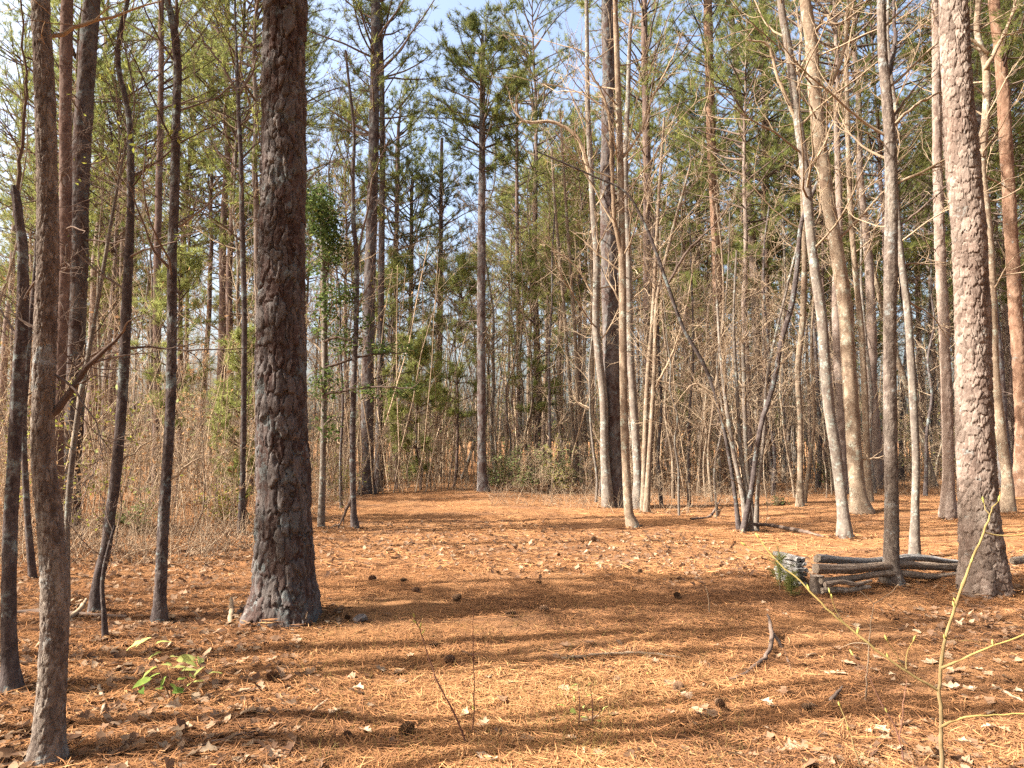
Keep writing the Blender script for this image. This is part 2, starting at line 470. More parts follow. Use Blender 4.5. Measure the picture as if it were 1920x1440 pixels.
def px_trunk(points, height, rng, base_sink=0.06):
    """points: list of (px, py, width px) from base upwards -> base, local path with radius column"""
    base = on_ground(points[0][0], points[0][1]); d = base[1]
    out = []
    for (x, y, w) in points:
        p, t = at_depth(x, y, d)
        out.append([p[0], p[1], p[2], 0.5 * w / F_PX * t * p[1] / math.hypot(p[0], p[1])])   # off-axis trunks look wider
    out = np.array(out)
    out[0, :3] = base
    # gentle lean in depth, none at the base
    h = out[:, 2] - base[2]
    out[:, 1] += 0.05 * np.sin(h * 0.7 + rng.random() * 6) * np.clip(h / 2, 0, 1) + h * rng.normal() * 0.008
    # extend above the picture
    top = out[-1]
    if height > top[2] + 0.5:
        k0 = max(0, len(out) - 3)
        dirv = norm(out[-1, :3] - out[k0, :3]); dirv = norm(dirv * 0.5 + np.array([0, 0, 1.0]))
        n = max(2, int((height - top[2]) / 2.5)); r0 = top[3]
        for k in range(1, n + 1):
            f = k / n
            p = top[:3] + dirv * (height - top[2]) * f + np.array([0.12 * math.sin(k * 1.7), 0.1 * math.cos(k * 1.3), 0]) * f
            out = np.vstack([out, [*p, max(0.008, r0 * (1 - 0.85 * f))]])
    out[:, :3] -= base
    low = out[0].copy(); low[2] -= base_sink
    out = np.vstack([low, out])
    return base, out

def add_trunk(root, path4, mat, style, px_w, depth, rng, flare=0.0, cell=None, zmax=None, res=2.0):
    rm = float(np.median(path4[:, 3]))
    sides = int(np.clip(px_w * (2.6 if style == 'furrow' else 1.2), 8, 110)) if style != 'plate' else int(np.clip(px_w * res, 10, 96))
    step = max(0.009 if style == 'plate' else 0.03, 2 * math.pi * rm / sides * 1.8)
    dense = smooth_path(path4, step)
    if zmax is not None:                       # fine rings only where the picture can see, coarse above
        lowp = dense[dense[:, 2] <= zmax]; hi = dense[dense[:, 2] > zmax][::8]
        if len(hi) and not np.allclose(hi[-1], dense[-1]): hi = np.vstack([hi, dense[-1]])
        dense = np.vstack([lowp, hi]) if len(hi) else lowp
    Vv, tint, cid, gr = trunk_surface(dense[:, :3], dense[:, 3], sides, style, depth, rng, flare, cell)
    bf = Buf(); n = len(dense)
    bf.add(Vv, grid_faces(n, sides).reshape(-1, 4), tint.ravel())
    return link('trunk', bf.mesh('trunk', mat), root)

# ------------------------------------------------------------------ foliage pieces
def needle_tufts(bf, P, D, m, length, width, rng, mat=0, tint0=0.4, spread=0.85):
    T = len(P)
    nd = norm(np.repeat(D, m, 0) + spread * rng.normal(size=(T * m, 3)))
    base = np.repeat(P, m, 0) + np.repeat(D, m, 0) * rng.uniform(-0.09, 0.03, (T * m, 1))
    side = norm(np.cross(nd, rng.normal(size=(T * m, 3)))) * width * 0.5
    L = length * rng.uniform(0.7, 1.15, (T * m, 1))
    V = np.stack([base - side, base + side, base + nd * L], 1)
    tt = np.clip(np.repeat(rng.normal(tint0, 0.2, T), m) + rng.normal(0, 0.08, T * m), 0, 1)
    bf.add(V, np.arange(T * m * 3).reshape(-1, 3), np.repeat(tt, 3), mat)

def leaf_cloud(bf, P, size, rng, mat=0, tint=None, flat=0.0, aspect=0.5, N=None):
    n = len(P)
    d = norm(rng.normal(size=(n, 3)) * np.array([1, 1, 1 - flat])) if N is None else N
    w = norm(np.cross(d, norm(rng.normal(size=(n, 3)) * np.array([1, 1, 1]) * (1 - flat) + np.array([0, 0, flat * 3.0]))))
    up = np.cross(w, d)
    s = size * rng.uniform(0.6, 1.3, (n, 1))
    a = P; b_ = P + d * s * 0.45 + w * s * aspect * 0.5 + up * s * 0.10; c_ = P + d * s; e = P + d * s * 0.45 - w * s * aspect * 0.5 + up * s * 0.10
    V = np.stack([a, b_, c_, e], 1).reshape(-1, 3)
    I = np.arange(n)[:, None] * 4
    Fq = np.concatenate([I + np.array([[0, 1, 2]]), I + np.array([[0, 2, 3]])])
    tt = rng.random(n) if tint is None else tint
    bf.add(V, Fq, np.repeat(tt, 4), mat)

def pine_crown(trunk4, z0, z1, R, nb, rng, tuft=28, m=11, length=0.20, width=0.0145, tint0=0.4, dead=12, dead_z=(0.25, 1.0), sec=6):
    """limbs and needles around a trunk path (local, z up) -> Buf with mats 0 twig, 1 needle"""
    bf = Buf()
    z = np.sort(z0 + (z1 - z0) * rng.random(nb) ** 0.85)
    # whorls: pull heights together a little
    wh = 0.55; z = np.where(rng.random(nb) < 0.6, np.round(z / wh) * wh + rng.normal(0, 0.05, nb), z)
    z = np.clip(z, z0, z1 - 0.05)
    tz = trunk4[:, 2]
    P0 = np.stack([np.interp(z, tz, trunk4[:, k]) for k in range(3)], 1)
    t = (z - z0) / (z1 - z0)
    L = R * (0.30 + 0.70 * np.sin(np.pi * (0.14 + 0.78 * t))) * rng.uniform(0.55, 1.1, nb) * np.clip(0.55 + t * 3, 0, 1)
    az = rng.random(nb) * 2 * math.pi
    el = np.radians(rng.normal(12, 10, nb) + 35 * t)
    D0 = np.stack([np.cos(az) * np.cos(el), np.sin(az) * np.cos(el), np.sin(el)], 1)
    br = grow(P0, D0, L, 6, 0.10, 0.035, rng)
    r0 = 0.010 + 0.010 * L
    rr = r0[:, None] * np.linspace(1, 0.25, 7)[None]
    v, f = tubes(br, rr, 4); bf.add(v, f, np.repeat(rng.random(nb), 28), 0)
    # side shoots
    s = rng.uniform(0.3, 1.0, (nb, sec)); sp, sdv = along(br, s)
    SP_ = sp.reshape(-1, 3); SD = norm(sdv.reshape(-1, 3) + 0.75 * rng.normal(size=SP_.shape) + np.array([0, 0, 0.15]))
    SL = (np.repeat(L, sec) * rng.uniform(0.18, 0.38, nb * sec))
    sh = grow(SP_, SD, SL, 3, 0.2, 0.05, rng)
    v, f = tubes(sh, (0.0055 + 0 * SL)[:, None] * np.linspace(1, 0.5, 4)[None], 3); bf.add(v, f, 0.4, 0)
    k = max(1, tuft // sec)
    q = rng.uniform(0.35, 1.0, (nb * sec, k)); tp, td = along(sh, q)
    TP = tp.reshape(-1, 3) + rng.normal(0, 0.03, (nb * sec * k, 3)); TD = td.reshape(-1, 3)
    q2 = rng.uniform(0.65, 1.0, (nb, 3)); tp2, td2 = along(br, q2)
    TP = np.vstack([TP, tp2.reshape(-1, 3)]); TD = np.vstack([TD, td2.reshape(-1, 3)])
    needle_tufts(bf, TP, norm(TD + np.array([0, 0, 0.35])), m, length, width, rng, 1, tint0)
    # dead lower limbs
    if dead:
        zd = z0 * rng.uniform(dead_z[0], dead_z[1], dead)
        Pd = np.stack([np.interp(zd, tz, trunk4[:, k_]) for k_ in range(3)], 1)
        az = rng.random(dead) * 2 * math.pi; el = np.radians(rng.normal(5, 14, dead))
        Dd = np.stack([np.cos(az) * np.cos(el), np.sin(az) * np.cos(el), np.sin(el)], 1)
        Ld = R * rng.uniform(0.2, 0.75, dead)
        bd = grow(Pd, Dd, Ld, 5, 0.16, -0.01, rng)
        v, f = tubes(bd, (0.006 + 0.006 * Ld)[:, None] * np.linspace(1, 0.3, 6)[None], 4); bf.add(v, f, np.repeat(rng.random(dead), 24), 0)
        s = rng.uniform(0.25, 1, (dead, 5)); sp, sdv = along(bd, s)
        S0 = sp.reshape(-1, 3); SDd = norm(sdv.reshape(-1, 3) + 0.8 * rng.normal(size=S0.shape))
        sh = grow(S0, SDd, np.repeat(Ld, 5) * rng.uniform(0.15, 0.4, dead * 5), 3, 0.2, 0, rng)
        v, f = tubes(sh, np.full((dead * 5, 1), 0.0045) * np.linspace(1, 0.5, 4)[None], 3); bf.add(v, f, 0.5, 0)
    return bf

def limb_network(P0, D0, L, r0, rng, lv2=5, lv3=4, wander=0.14, up=0.05, leaf=0, min_r=0.0022, leaf_size=0.05):
    """one or more limbs with side branches and twigs -> Buf (0 twig, 1 leaf)"""
    bf = Buf(); B = len(P0)
    br = grow(P0, D0, L, 7, wander, up, rng)
    v, f = tubes(br, np.maximum(np.asarray(r0)[:, None] * np.linspace(1, 0.22, 8)[None], min_r), 5); bf.add(v, f, np.repeat(rng.uniform(0.2, 0.9, B), 40))
    s = rng.uniform(0.2, 0.98, (B, lv2)); sp, sdv = along(br, s)
    S0 = sp.reshape(-1, 3); SD = norm(sdv.reshape(-1, 3) + 0.55 * rng.normal(size=S0.shape) + np.array([0, 0, 0.12]))
    L2 = np.repeat(np.asarray(L), lv2) * rng.uniform(0.2, 0.55, B * lv2)
    r2 = np.maximum(np.repeat(np.asarray(r0), lv2) * 0.42, min_r)
    b2 = grow(S0, SD, L2, 5, wander * 1.2, up, rng)
    v, f = tubes(b2, np.maximum(r2[:, None] * np.linspace(1, 0.4, 6)[None], min_r * 0.8), 4); bf.add(v, f, np.repeat(rng.uniform(0.2, 1, B * lv2), 24))
    last = b2
    if lv3:
        s = rng.uniform(0.2, 1.0, (B * lv2, lv3)); sp, sdv = along(b2, s)
        S0 = sp.reshape(-1, 3); SD = norm(sdv.reshape(-1, 3) + 0.7 * rng.normal(size=S0.shape) + np.array([0, 0, 0.1]))
        L3 = np.repeat(L2, lv3) * rng.uniform(0.25, 0.6, B * lv2 * lv3)
        b3 = grow(S0, SD, L3, 3, wander * 1.3, up, rng)
        v, f = tubes(b3, np.full((len(b3), 1), min_r) * np.linspace(1, 0.6, 4)[None], 3); bf.add(v, f, np.repeat(rng.uniform(0.3, 1, len(b3)), 12))
        last = b3
    if leaf:
        q = rng.uniform(0.3, 1.0, (len(last), leaf)); tp, _ = along(last, q)
        leaf_cloud(bf, tp.reshape(-1, 3) + rng.normal(0, 0.01, (len(last) * leaf, 3)), leaf_size, rng, 1)
    return bf

# ------------------------------------------------------------------ the trees one can pick out, traced from their foot upwards
def px_limb(root, base, pts, w0, mat, rng, lv2=4, twig_len=0.35, depth_drift=0.25, leaf=0, leafmat=None, min_r=0.0022, path4=None):
    """a limb read from the picture at its tree's distance, with side twigs"""
    d = base[1]; drift = rng.normal() * depth_drift
    P = []
    for k, (x, y) in enumerate(pts):
        f = k / max(1, len(pts) - 1)
        p, t = at_depth(x, y, d + drift * f)
        P.append([*(p - base), 0.5 * w0 / F_PX * t * (1 - 0.7 * f)])
    if path4 is not None:                      # the limb leaves from inside its trunk
        z = min(P[0][2], path4[-1, 2]); a0 = [float(np.interp(z - 0.03, path4[:, 2], path4[:, j])) for j in range(3)]
        dp = np.array(a0) - np.array(P[0][:3])
        if abs(dp[0]) < 0.02: P[0][:3] = a0
        else: P.insert(0, [*a0, P[0][3] * 1.15])
    dense = smooth_path(np.array(P), 0.09)
    dense[1:-1, :3] += rng.normal(0, 0.006, (len(dense) - 2, 3))
    bf = Buf()
    v, f = tubes(dense[None, :, :3], np.maximum(dense[None, :, 3], min_r), 6); bf.add(v, f, rng.uniform(0.3, 0.8))
    L = np.linalg.norm(np.diff(dense[:, :3], axis=0), axis=1).sum()
    if lv2:
        k = max(3, int(lv2 * L)); s = rng.uniform(0.15, 1.0, (1, k)); sp, sd_ = along(dense[None, :, :3], s)
        D = norm(sd_[0] + 0.65 * rng.normal(size=(k, 3)))
        sub = limb_network(sp[0], D, np.full(k, twig_len) * rng.uniform(0.5, 1.5, k), np.full(k, max(min_r, dense[0, 3] * 0.3)), rng, 3, 2, 0.15, 0.03, leaf, min_r)
        bf.n0 = bf.n
        for V_, in zip(sub.V): pass
        off = bf.n
        bf.V += sub.V; bf.T += sub.T
        for kk in (3, 4):
            bf.F[kk] += [x + off for x in sub.F[kk]]; bf.M[kk] += sub.M[kk]
        bf.n += sub.n
    return link('branch', bf.mesh('branch', [mat, leafmat or M['spring']]), root)

def add_limbs(root, path4, zlo, zhi, n, Lr, mat, rng, r_scale=0.28, leaf=0, leafmat=None, up=0.06, elev=(35, 18), min_r=0.0022, lv2=5, lv3=3):
    tz = path4[:, 2]
    for k in range(n):
        z = zlo + (zhi - zlo) * (k + rng.random()) / n
        P0 = np.array([np.interp(z, tz, path4[:, j]) for j in range(3)])[None]
        r = float(np.interp(z, tz, path4[:, 3]))
        az = rng.random() * 2 * math.pi; el = math.radians(rng.normal(*elev))
        D0 = np.array([[math.cos(az) * math.cos(el), math.sin(az) * math.cos(el), math.sin(el)]])
        L = np.array([Lr * rng.uniform(0.5, 1.2)])
        bf = limb_network(P0, D0, L, np.array([max(min_r * 1.5, min(r * r_scale, 0.02))]), rng, lv2, lv3, 0.15, up, leaf, min_r)
        link('branch', bf.mesh('branch', [mat, leafmat or M['spring']]), root)

PX_TREES = []
def traced(name, label, cat, mat, style, pts, height, limbs=None, crown=None, paths=(), depth=0.006, flare=0.0, cell=(0.09, 0.16), group=None, twig='twig_tan', leaf=0, leafmat=None, seed=None, stub=False, res=2.0):
    rng = np.random.default_rng(seed if seed is not None else int(abs(pts[0][0] * 7 + pts[0][1])))
    base, path4 = px_trunk(pts, height, rng)
    root = empty(name, base, label, cat, group)
    pw = max(p[2] for p in pts[:3]) * 0.55
    zm = at_depth(960, 0, base[1])[0][2] + 0.4
    if not flare:
        path4[:, 3] *= 1 + 0.28 * np.exp(-np.clip(path4[:, 2], 0, None) / 0.09)
    else:
        path4[:, 3] *= 1 + 0.45 * np.exp(-np.clip(path4[:, 2], 0, None) / flare)
    tr = add_trunk(root, path4, M[mat], style, pw, depth, rng, 0.0, cell, zm, res)
    if limbs:
        zlo, zhi, n, L = limbs
        zlo = max(zlo, 0.4); zhi = min(zhi, path4[-1, 2])
        n = int(n * 1.4)
        add_limbs(root, path4, zlo, zhi, n, L, M[twig], rng, leaf=leaf, leafmat=leafmat, min_r=0.0016 + 0.00016 * base[1], lv3=3 if base[1] < 14 else 2)
    if crown:
        kw = dict(crown[4]) if len(crown) > 4 else {}
        if crown[0] > zm: kw['m'] = 7          # the crown is above the picture
        elif base[1] > 15: kw['m'] = 10; kw['width'] = 0.0165
        bfc = pine_crown(path4, *crown[:3], crown[3], rng, **kw)
        link('crown', bfc.mesh('crown', [M['twig_dark'], M['needle']]), root)
    for pl in paths:
        px_limb(root, base, pl[0], pl[1], M[pl[2]] if len(pl) > 2 else M[twig], rng, min_r=0.0016 + 0.00016 * base[1], path4=path4)
    PX_TREES.append((label, pts, base))
    return root, base, path4

HARD = 'hardwood_tree'; PINE = 'pine_tree'; SAP = 'bare_sapling'
# --- the two big pines: their bark plates are pieces of their own
def plated_pine(label, mat, pts, height, crown, cell, depth, z_top, seed, flare):
    rng = np.random.default_rng(seed)
    base, path4 = px_trunk(pts, height, rng)
    root = empty(PINE, base, label, 'pine tree')
    PX_TREES.append((label, pts, base))
    core = path4.copy(); core[:, 3] = np.maximum(core[:, 3] - np.where(core[:, 2] < z_top, 0.03, 0.0), 0.01)
    tr = add_trunk(root, core, M[mat], 'furrow', 14, 0.004, rng, 0, None, z_top)
    sides = 160
    low = smooth_path(path4, 0.0145); low = low[low[:, 2] <= z_top]
    Vv, tint, cid, gr = trunk_surface(low[:, :3], low[:, 3] - 0.006, sides, 'plate', depth, rng, flare, cell)
    n = len(low)
    Fg = grid_faces(n, sides).reshape(-1, 4)
    Vf = Vv.reshape(-1, 3); tf = tint.ravel(); cf = cid.ravel()[Fg[:, 0]]
    ids, cnt = np.unique(cf, return_counts=True)
    order = np.argsort(cf, kind='stable'); Fs = Fg[order]; cs = cf[order]
    starts = np.searchsorted(cs, ids); ends = np.append(starts[1:], len(cs))
    toc = -np.array([base[0], base[1]]); toc = toc / np.linalg.norm(toc)
    score = []
    for a, e in zip(starts, ends):
        ctr = Vf[Fs[a:e, 0]].mean(0); ax = np.interp(ctr[2], low[:, 2], low[:, 0]), np.interp(ctr[2], low[:, 2], low[:, 1])
        dr = np.array([ctr[0] - ax[0], ctr[1] - ax[1]]); dr /= max(np.linalg.norm(dr), 1e-6)
        score.append((dr @ toc + 0.35) * (e - a))
    rank = np.argsort(-np.array(score)); keep = set(rank[:300].tolist())
    rest = []
    for k, (a, e) in enumerate(zip(starts, ends)):
        if k in keep and e - a > 12:
            ff = Fs[a:e]; u, inv = np.unique(ff, return_inverse=True)
            bf = Buf(); bf.add(Vf[u], inv.reshape(ff.shape), tf[u])
            link('bark_plate', bf.mesh('bark_plate', M[mat]), tr)
        else:
            rest.append(Fs[a:e])
    if rest:
        ff = np.concatenate(rest); u, inv = np.unique(ff, return_inverse=True)
        bf = Buf(); bf.add(Vf[u], inv.reshape(ff.shape), tf[u])
        o = link('bark', bf.mesh('bark', M[mat]), tr); o['kind'] = 'stuff'
    bfc = pine_crown(path4, crown[0], crown[1], crown[2], crown[3], rng, dead=0, m=8)
    link('crown', bfc.mesh('crown', [M['twig_dark'], M['needle']]), root)
    return root, base, path4

BIG = plated_pine('big dark scaly pine trunk standing alone left of the path', 'pine_dark',
    [(533, 1158, 158), (534, 1125, 140), (533, 1085, 122), (533, 1020, 112), (532, 940, 107), (529, 840, 104), (528, 720, 99), (525, 600, 93), (524, 480, 91), (525, 240, 90), (527, 0, 87)],
    21.0, (13.0, 20.8, 3.0, 36), (0.068, 0.19), 0.030, 6.1, 21, 0.16)
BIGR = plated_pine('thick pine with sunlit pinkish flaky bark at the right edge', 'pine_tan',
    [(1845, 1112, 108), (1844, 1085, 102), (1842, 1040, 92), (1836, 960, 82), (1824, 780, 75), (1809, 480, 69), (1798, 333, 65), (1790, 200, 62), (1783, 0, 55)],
    20.0, (13.0, 19.8, 2.8, 34), (0.080, 0.10), 0.0175, 6.9, 22, 0.2)

# --- left side
traced(HARD, 'thin dark snapped-off trunk at the far left edge', 'tree', 'wood_dark', 'smooth',
    [(22, 1298, 40), (17, 1240, 33), (13, 1150, 30), (14, 1000, 28), (20, 860, 27), (27, 740, 26), (38, 600, 25), (42, 480, 22), (36, 410, 19), (29, 350, 17)], 0,
    None, None, [([(30, 360), (38, 300), (48, 200), (45, 90), (36, -60)], 8, 'twig_dark'), ([(40, 560), (75, 520), (110, 505), (150, 500)], 5, 'twig_dark'), ([(35, 640), (10, 590), (-20, 575)], 6, 'twig_dark')], depth=0.012)
traced(HARD, 'furrowed grey-brown trunk nearest the camera on the left', 'tree', 'wood_furrow', 'plate',
    [(86, 1428, 66), (90, 1390, 58), (95, 1300, 55), (101, 1180, 54), (99, 1060, 52), (90, 950, 50), (81, 850, 47), (84, 740, 46), (90, 620, 45), (97, 480, 44), (96, 330, 42), (90, 150, 40), (83, 0, 36)], 13.0,
    (4.2, 12.5, 9, 2.6), None, [([(118, 62), (183, 40), (240, 20), (303, 2)], 8), ([(105, 770), (160, 693), (200, 653), (232, 620)], 14, 'twig_dark'), ([(75, 620), (40, 600), (0, 560)], 6, 'twig_dark'), ([(108, 700), (140, 735), (180, 790), (200, 850)], 5, 'twig_dark')], depth=0.0075, flare=0.12, cell=(0.024, 0.062), res=2.6)
traced(PINE, 'slim grey pine half hidden behind the nearest left trunk', 'pine tree', 'pine_far', 'plate',
    [(104, 1010, 26), (108, 800, 25), (112, 600, 25), (116, 400, 25), (119, 200, 25), (124, 0, 24)], 15.0, None, (8.5, 14.8, 2.0, 30), depth=0.012)
traced(PINE, 'tall pine in half shade behind the near left trunks', 'pine tree', 'pine_dark', 'plate',
    [(128, 990, 42), (131, 930, 38), (135, 800, 37), (142, 650, 36), (148, 480, 37), (151, 320, 37), (157, 160, 36), (165, 0, 35)], 19.0, None, (11.0, 18.8, 2.8, 40), depth=0.018, cell=(0.1, 0.18))
traced(HARD, 'crooked dark tree with lichen left of the big pine', 'tree', 'wood_dark', 'smooth',
    [(180, 1150, 28), (183, 1093, 24), (197, 1027, 22), (205, 960, 22), (213, 900, 22), (222, 800, 21), (229, 710, 20), (235, 610, 20), (239, 540, 19), (243, 480, 18), (248, 400, 16), (249, 320, 15), (248, 240, 13), (240, 187, 12), (227, 127, 11), (231, 67, 10), (245, 0, 9)], 8.5,
    (2.6, 8.0, 11, 1.5), None, [([(233, 655), (200, 652), (180, 660), (140, 690)], 9, 'twig_dark'), ([(236, 650), (283, 650), (350, 658), (467, 652)], 6, 'twig_dark'), ([(215, 870), (250, 850), (300, 815)], 5, 'twig_tan'), ([(248, 330), (300, 300), (350, 262), (420, 230)], 5, 'twig_dark')], depth=0.012, twig='twig_dark', leaf=1, leafmat=M['spring'])
traced(HARD, 'straight slim tree with mossy bark beside the big pine', 'tree', 'wood_dark', 'plate',
    [(299, 1170, 30), (300, 1130, 25), (302, 1060, 23), (305, 960, 22), (312, 813, 20), (315, 713, 19), (317, 580, 19), (318, 480, 19), (323, 400, 18), (327, 300, 18), (330, 200, 17), (333, 133, 16), (329, 73, 15), (322, 33, 13), (315, 0, 12)], 10.0,
    (2.8, 9.5, 11, 1.8), None, [([(331, 90), (330, 40), (331, -10), (328, -60)], 9, 'twig_dark'), ([(318, 500), (290, 470), (262, 400), (240, 340)], 6, 'twig_dark'), ([(320, 420), (370, 400), (400, 370), (440, 340)], 5, 'twig_tan'), ([(308, 900), (345, 880), (375, 860), (385, 920)], 5, 'twig_tan')], depth=0.007, twig='twig_dark', leaf=1, cell=(0.03, 0.06))
traced(PINE, 'thin pine seen between the slim mossy tree and its crooked neighbour', 'pine tree', 'pine_far', 'plate',
    [(292, 935, 16), (294, 780, 15), (296, 600, 15), (298, 450, 14), (300, 300, 13), (303, 120, 11), (306, 0, 10)], 17, None, (8.5, 17, 2.4, 40), depth=0.012)
traced(SAP, 'thin forked sapling just left of the big pine', 'sapling', 'wood_dark', 'smooth',
    [(452, 1002, 13), (454, 900, 12), (456, 800, 12), (460, 600, 11), (458, 480, 11), (456, 400, 10), (454, 300, 9), (449, 220, 9), (447, 172, 8), (443, 90, 5), (440, 0, 4)], 9.5,
    (4.5, 9.3, 12, 2.2), None, [([(448, 175), (420, 130), (385, 80), (360, 30)], 6, 'twig_dark'), ([(448, 178), (475, 130), (490, 80)], 6, 'twig_dark'), ([(455, 300), (480, 270), (510, 250)], 4, 'twig_dark')], twig='twig_dark', leaf=1)
traced(SAP, 'small dark stem with a bent foot behind the left front trunk', 'sapling', 'wood_dark', 'smooth',
    [(62, 1088, 15), (55, 1000, 14), (50, 920, 13), (46, 800, 12), (52, 650, 11), (60, 500, 9), (66, 350, 7)], 5.5, (1.5, 5.2, 9, 1.1), twig='twig_dark')
traced(SAP, 'lichen-spotted leaning stem left of the crooked dark tree', 'sapling', 'wood_grey', 'smooth',
    [(124, 1140, 14), (127, 1000, 13), (133, 900, 12), (148, 760, 11), (165, 660, 9), (185, 540, 8), (205, 420, 7), (228, 300, 5)], 5.2, (1.2, 5.0, 10, 1.0), twig='twig_dark')
traced(SAP, 'stubby little stem at the foot of the crooked dark tree', 'sapling', 'wood_dark', 'smooth',
    [(198, 1200, 12), (195, 1150, 10), (192, 1090, 9), (203, 1030, 7), (216, 985, 5)], 0, (0.35, 0.9, 3, 0.35), twig='twig_dark')

# --- behind the path, centre
traced('holly_tree', 'dark evergreen holly right behind the big pine', 'tree', 'wood_grey', 'smooth',
    [(602, 990, 12), (605, 900, 12), (607, 780, 11), (608, 640, 11), (606, 520, 10), (604, 430, 7), (603, 350, 4)], 0, None, twig='twig_dark')
holly_root = PX_TREES[-1]
traced(SAP, 'slim dark sapling with a forked foot at the left of the path', 'sapling', 'wood_dark', 'smooth',
    [(666, 992, 15), (663, 960, 12), (662, 813, 11), (665, 680, 10), (668, 580, 10), (668, 480, 9), (663, 417, 8), (662, 333, 7), (665, 253, 6), (657, 167, 5), (650, 100, 4)], 8.3,
    (3.4, 8.0, 12, 1.6), None, [([(662, 925), (650, 955), (634, 990)], 9, 'twig_dark'), ([(668, 480), (690, 390), (700, 330), (730, 260)], 5, 'twig_dark')], twig='twig_dark', leaf=1)
traced(PINE, 'tall pine with a sunlit left side at the end of the path', 'pine tree', 'pine_dark', 'plate',
    [(688, 926, 30), (688, 890, 25), (688, 800, 24), (690, 640, 22), (694, 480, 21), (698, 333, 20), (700, 200, 19), (702, 0, 17)], 19, None, (8.0, 18.8, 3.2, 56, dict(tuft=12)), depth=0.02, cell=(0.11, 0.2), leafmat=None)
traced(PINE, 'narrow pine touching the right side of the path end pine', 'pine tree', 'pine_dark', 'plate',
    [(709, 922, 16), (711, 800, 13), (713, 640, 12), (715, 480, 12), (717, 300, 11), (714, 120, 9), (712, 30, 7)], 15.5, None, (7.0, 15.4, 2.4, 40), depth=0.015)
traced(PINE, 'far thin pine with green boughs, first right of the path end pair', 'pine tree', 'pine_far', 'plate',
    [(738, 893, 11), (740, 700, 10), (743, 480, 9), (745, 330, 8), (747, 240, 6)], 16, None, (5.0, 15.8, 3.2, 66), depth=0.015)
traced(PINE, 'far thin pine with low green boughs, second right of the path end pair', 'pine tree', 'pine_far', 'plate',
    [(767, 893, 10), (769, 700, 9), (771, 480, 8), (772, 360, 6)], 13, None, (4.6, 12.8, 3.2, 66), depth=0.015)
traced(PINE, 'straight dark pine midway between the path end pine and the central pine', 'pine tree', 'pine_far', 'plate',
    [(822, 895, 12), (823, 740, 11), (826, 560, 10), (827, 400, 8), (829, 260, 6)], 13.5, None, (6.0, 13.4, 2.6, 50), depth=0.015)
traced(PINE, 'central young pine with spreading boughs and a pointed crown', 'pine tree', 'pine_dark', 'plate',
    [(907, 922, 21), (904, 880, 17), (903, 740, 16), (902, 600, 15), (903, 480, 15), (904, 330, 13), (905, 170, 10), (905, 60, 4)], 0, None, (8.3, 12.7, 1.9, 66, dict(tuft=30, dead=34, dead_z=(0.5, 1.0))), depth=0.015, cell=(0.08, 0.14), seed=5)
traced(PINE, 'very slim pine just right of the central pine', 'pine tree', 'pine_far', 'plate',
    [(974, 900, 9), (973, 760, 8), (971, 600, 8), (970, 450, 7), (969, 300, 6), (970, 180, 4)], 15.5, None, (7.0, 15.4, 2.0, 44), depth=0.01)
for lab, p in (('pale dead sapling, leftmost of three beside the twin-stemmed pine clump', [(1078, 912, 8), (1073, 780, 7), (1065, 680, 7), (1057, 580, 6), (1048, 480, 6), (1040, 380, 5), (1034, 280, 4)]),
               ('pale dead sapling, middle of three beside the twin-stemmed pine clump', [(1093, 918, 9), (1088, 813, 8), (1083, 713, 7), (1075, 580, 7), (1068, 480, 6), (1060, 350, 5), (1050, 200, 4)]),
               ('pale dead sapling, rightmost of three beside the twin-stemmed pine clump', [(1107, 918, 9), (1110, 813, 8), (1110, 680, 7), (1110, 480, 7), (1106, 330, 5), (1098, 180, 4)])):
    traced(SAP, lab, 'sapling', 'wood_tan', 'smooth', p, 11.5, (3.0, 11.0, 11, 1.9), group=None)

# --- the clump right of the path
traced(PINE, 'reddish pine in the middle of the clump right of the path', 'pine tree', 'pine_dark', 'plate',
    [(1156, 950, 42), (1153, 900, 35), (1150, 813, 33), (1147, 680, 32), (1143, 480, 30), (1140, 333, 27), (1142, 133, 23), (1139, 0, 21)], 19, None, (12.0, 18.8, 3.0, 48), depth=0.02, cell=(0.1, 0.17))
traced(HARD, 'bent hardwood hugging the left of the reddish pine', 'tree', 'wood_grey', 'smooth',
    [(1140, 952, 20), (1134, 850, 16), (1132, 747, 15), (1123, 667, 15), (1118, 613, 14), (1118, 480, 13), (1112, 400, 12), (1108, 330, 11), (1102, 200, 9), (1100, 0, 7)], 12.0,
    (3.5, 11.5, 12, 2.4), None, [([(1108, 345), (1085, 262), (1040, 230), (985, 228), (963, 205)], 9, 'twig_tan'), ([(1118, 560), (1080, 500), (1040, 470), (1000, 440)], 4, 'twig_tan')])
traced(HARD, 'sunlit hardwood in front of the reddish pine with a slanted foot', 'tree', 'wood_tan', 'smooth',
    [(1187, 989, 22), (1179, 960, 17), (1171, 813, 16), (1168, 647, 15), (1167, 480, 14), (1163, 333, 13), (1160, 233, 12), (1155, 100, 10), (1152, 0, 9)], 11.5,
    (3.6, 11, 12, 2.2), None, [([(1166, 480), (1152, 410), (1147, 300), (1138, 200), (1100, 120)], 10, 'twig_tan'), ([(1162, 300), (1200, 250), (1225, 180), (1260, 110), (1280, 60)], 6, 'twig_tan')])
traced(HARD, 'curving mossy trunk on the right of the reddish pine', 'tree', 'wood_grey', 'smooth',
    [(1195, 953, 22), (1196, 900, 17), (1192, 820, 16), (1186, 740, 15), (1180, 647, 14), (1177, 480, 13), (1172, 340, 11), (1176, 200, 9), (1180, 60, 7)], 12,
    (4.5, 11.5, 10, 2.2))
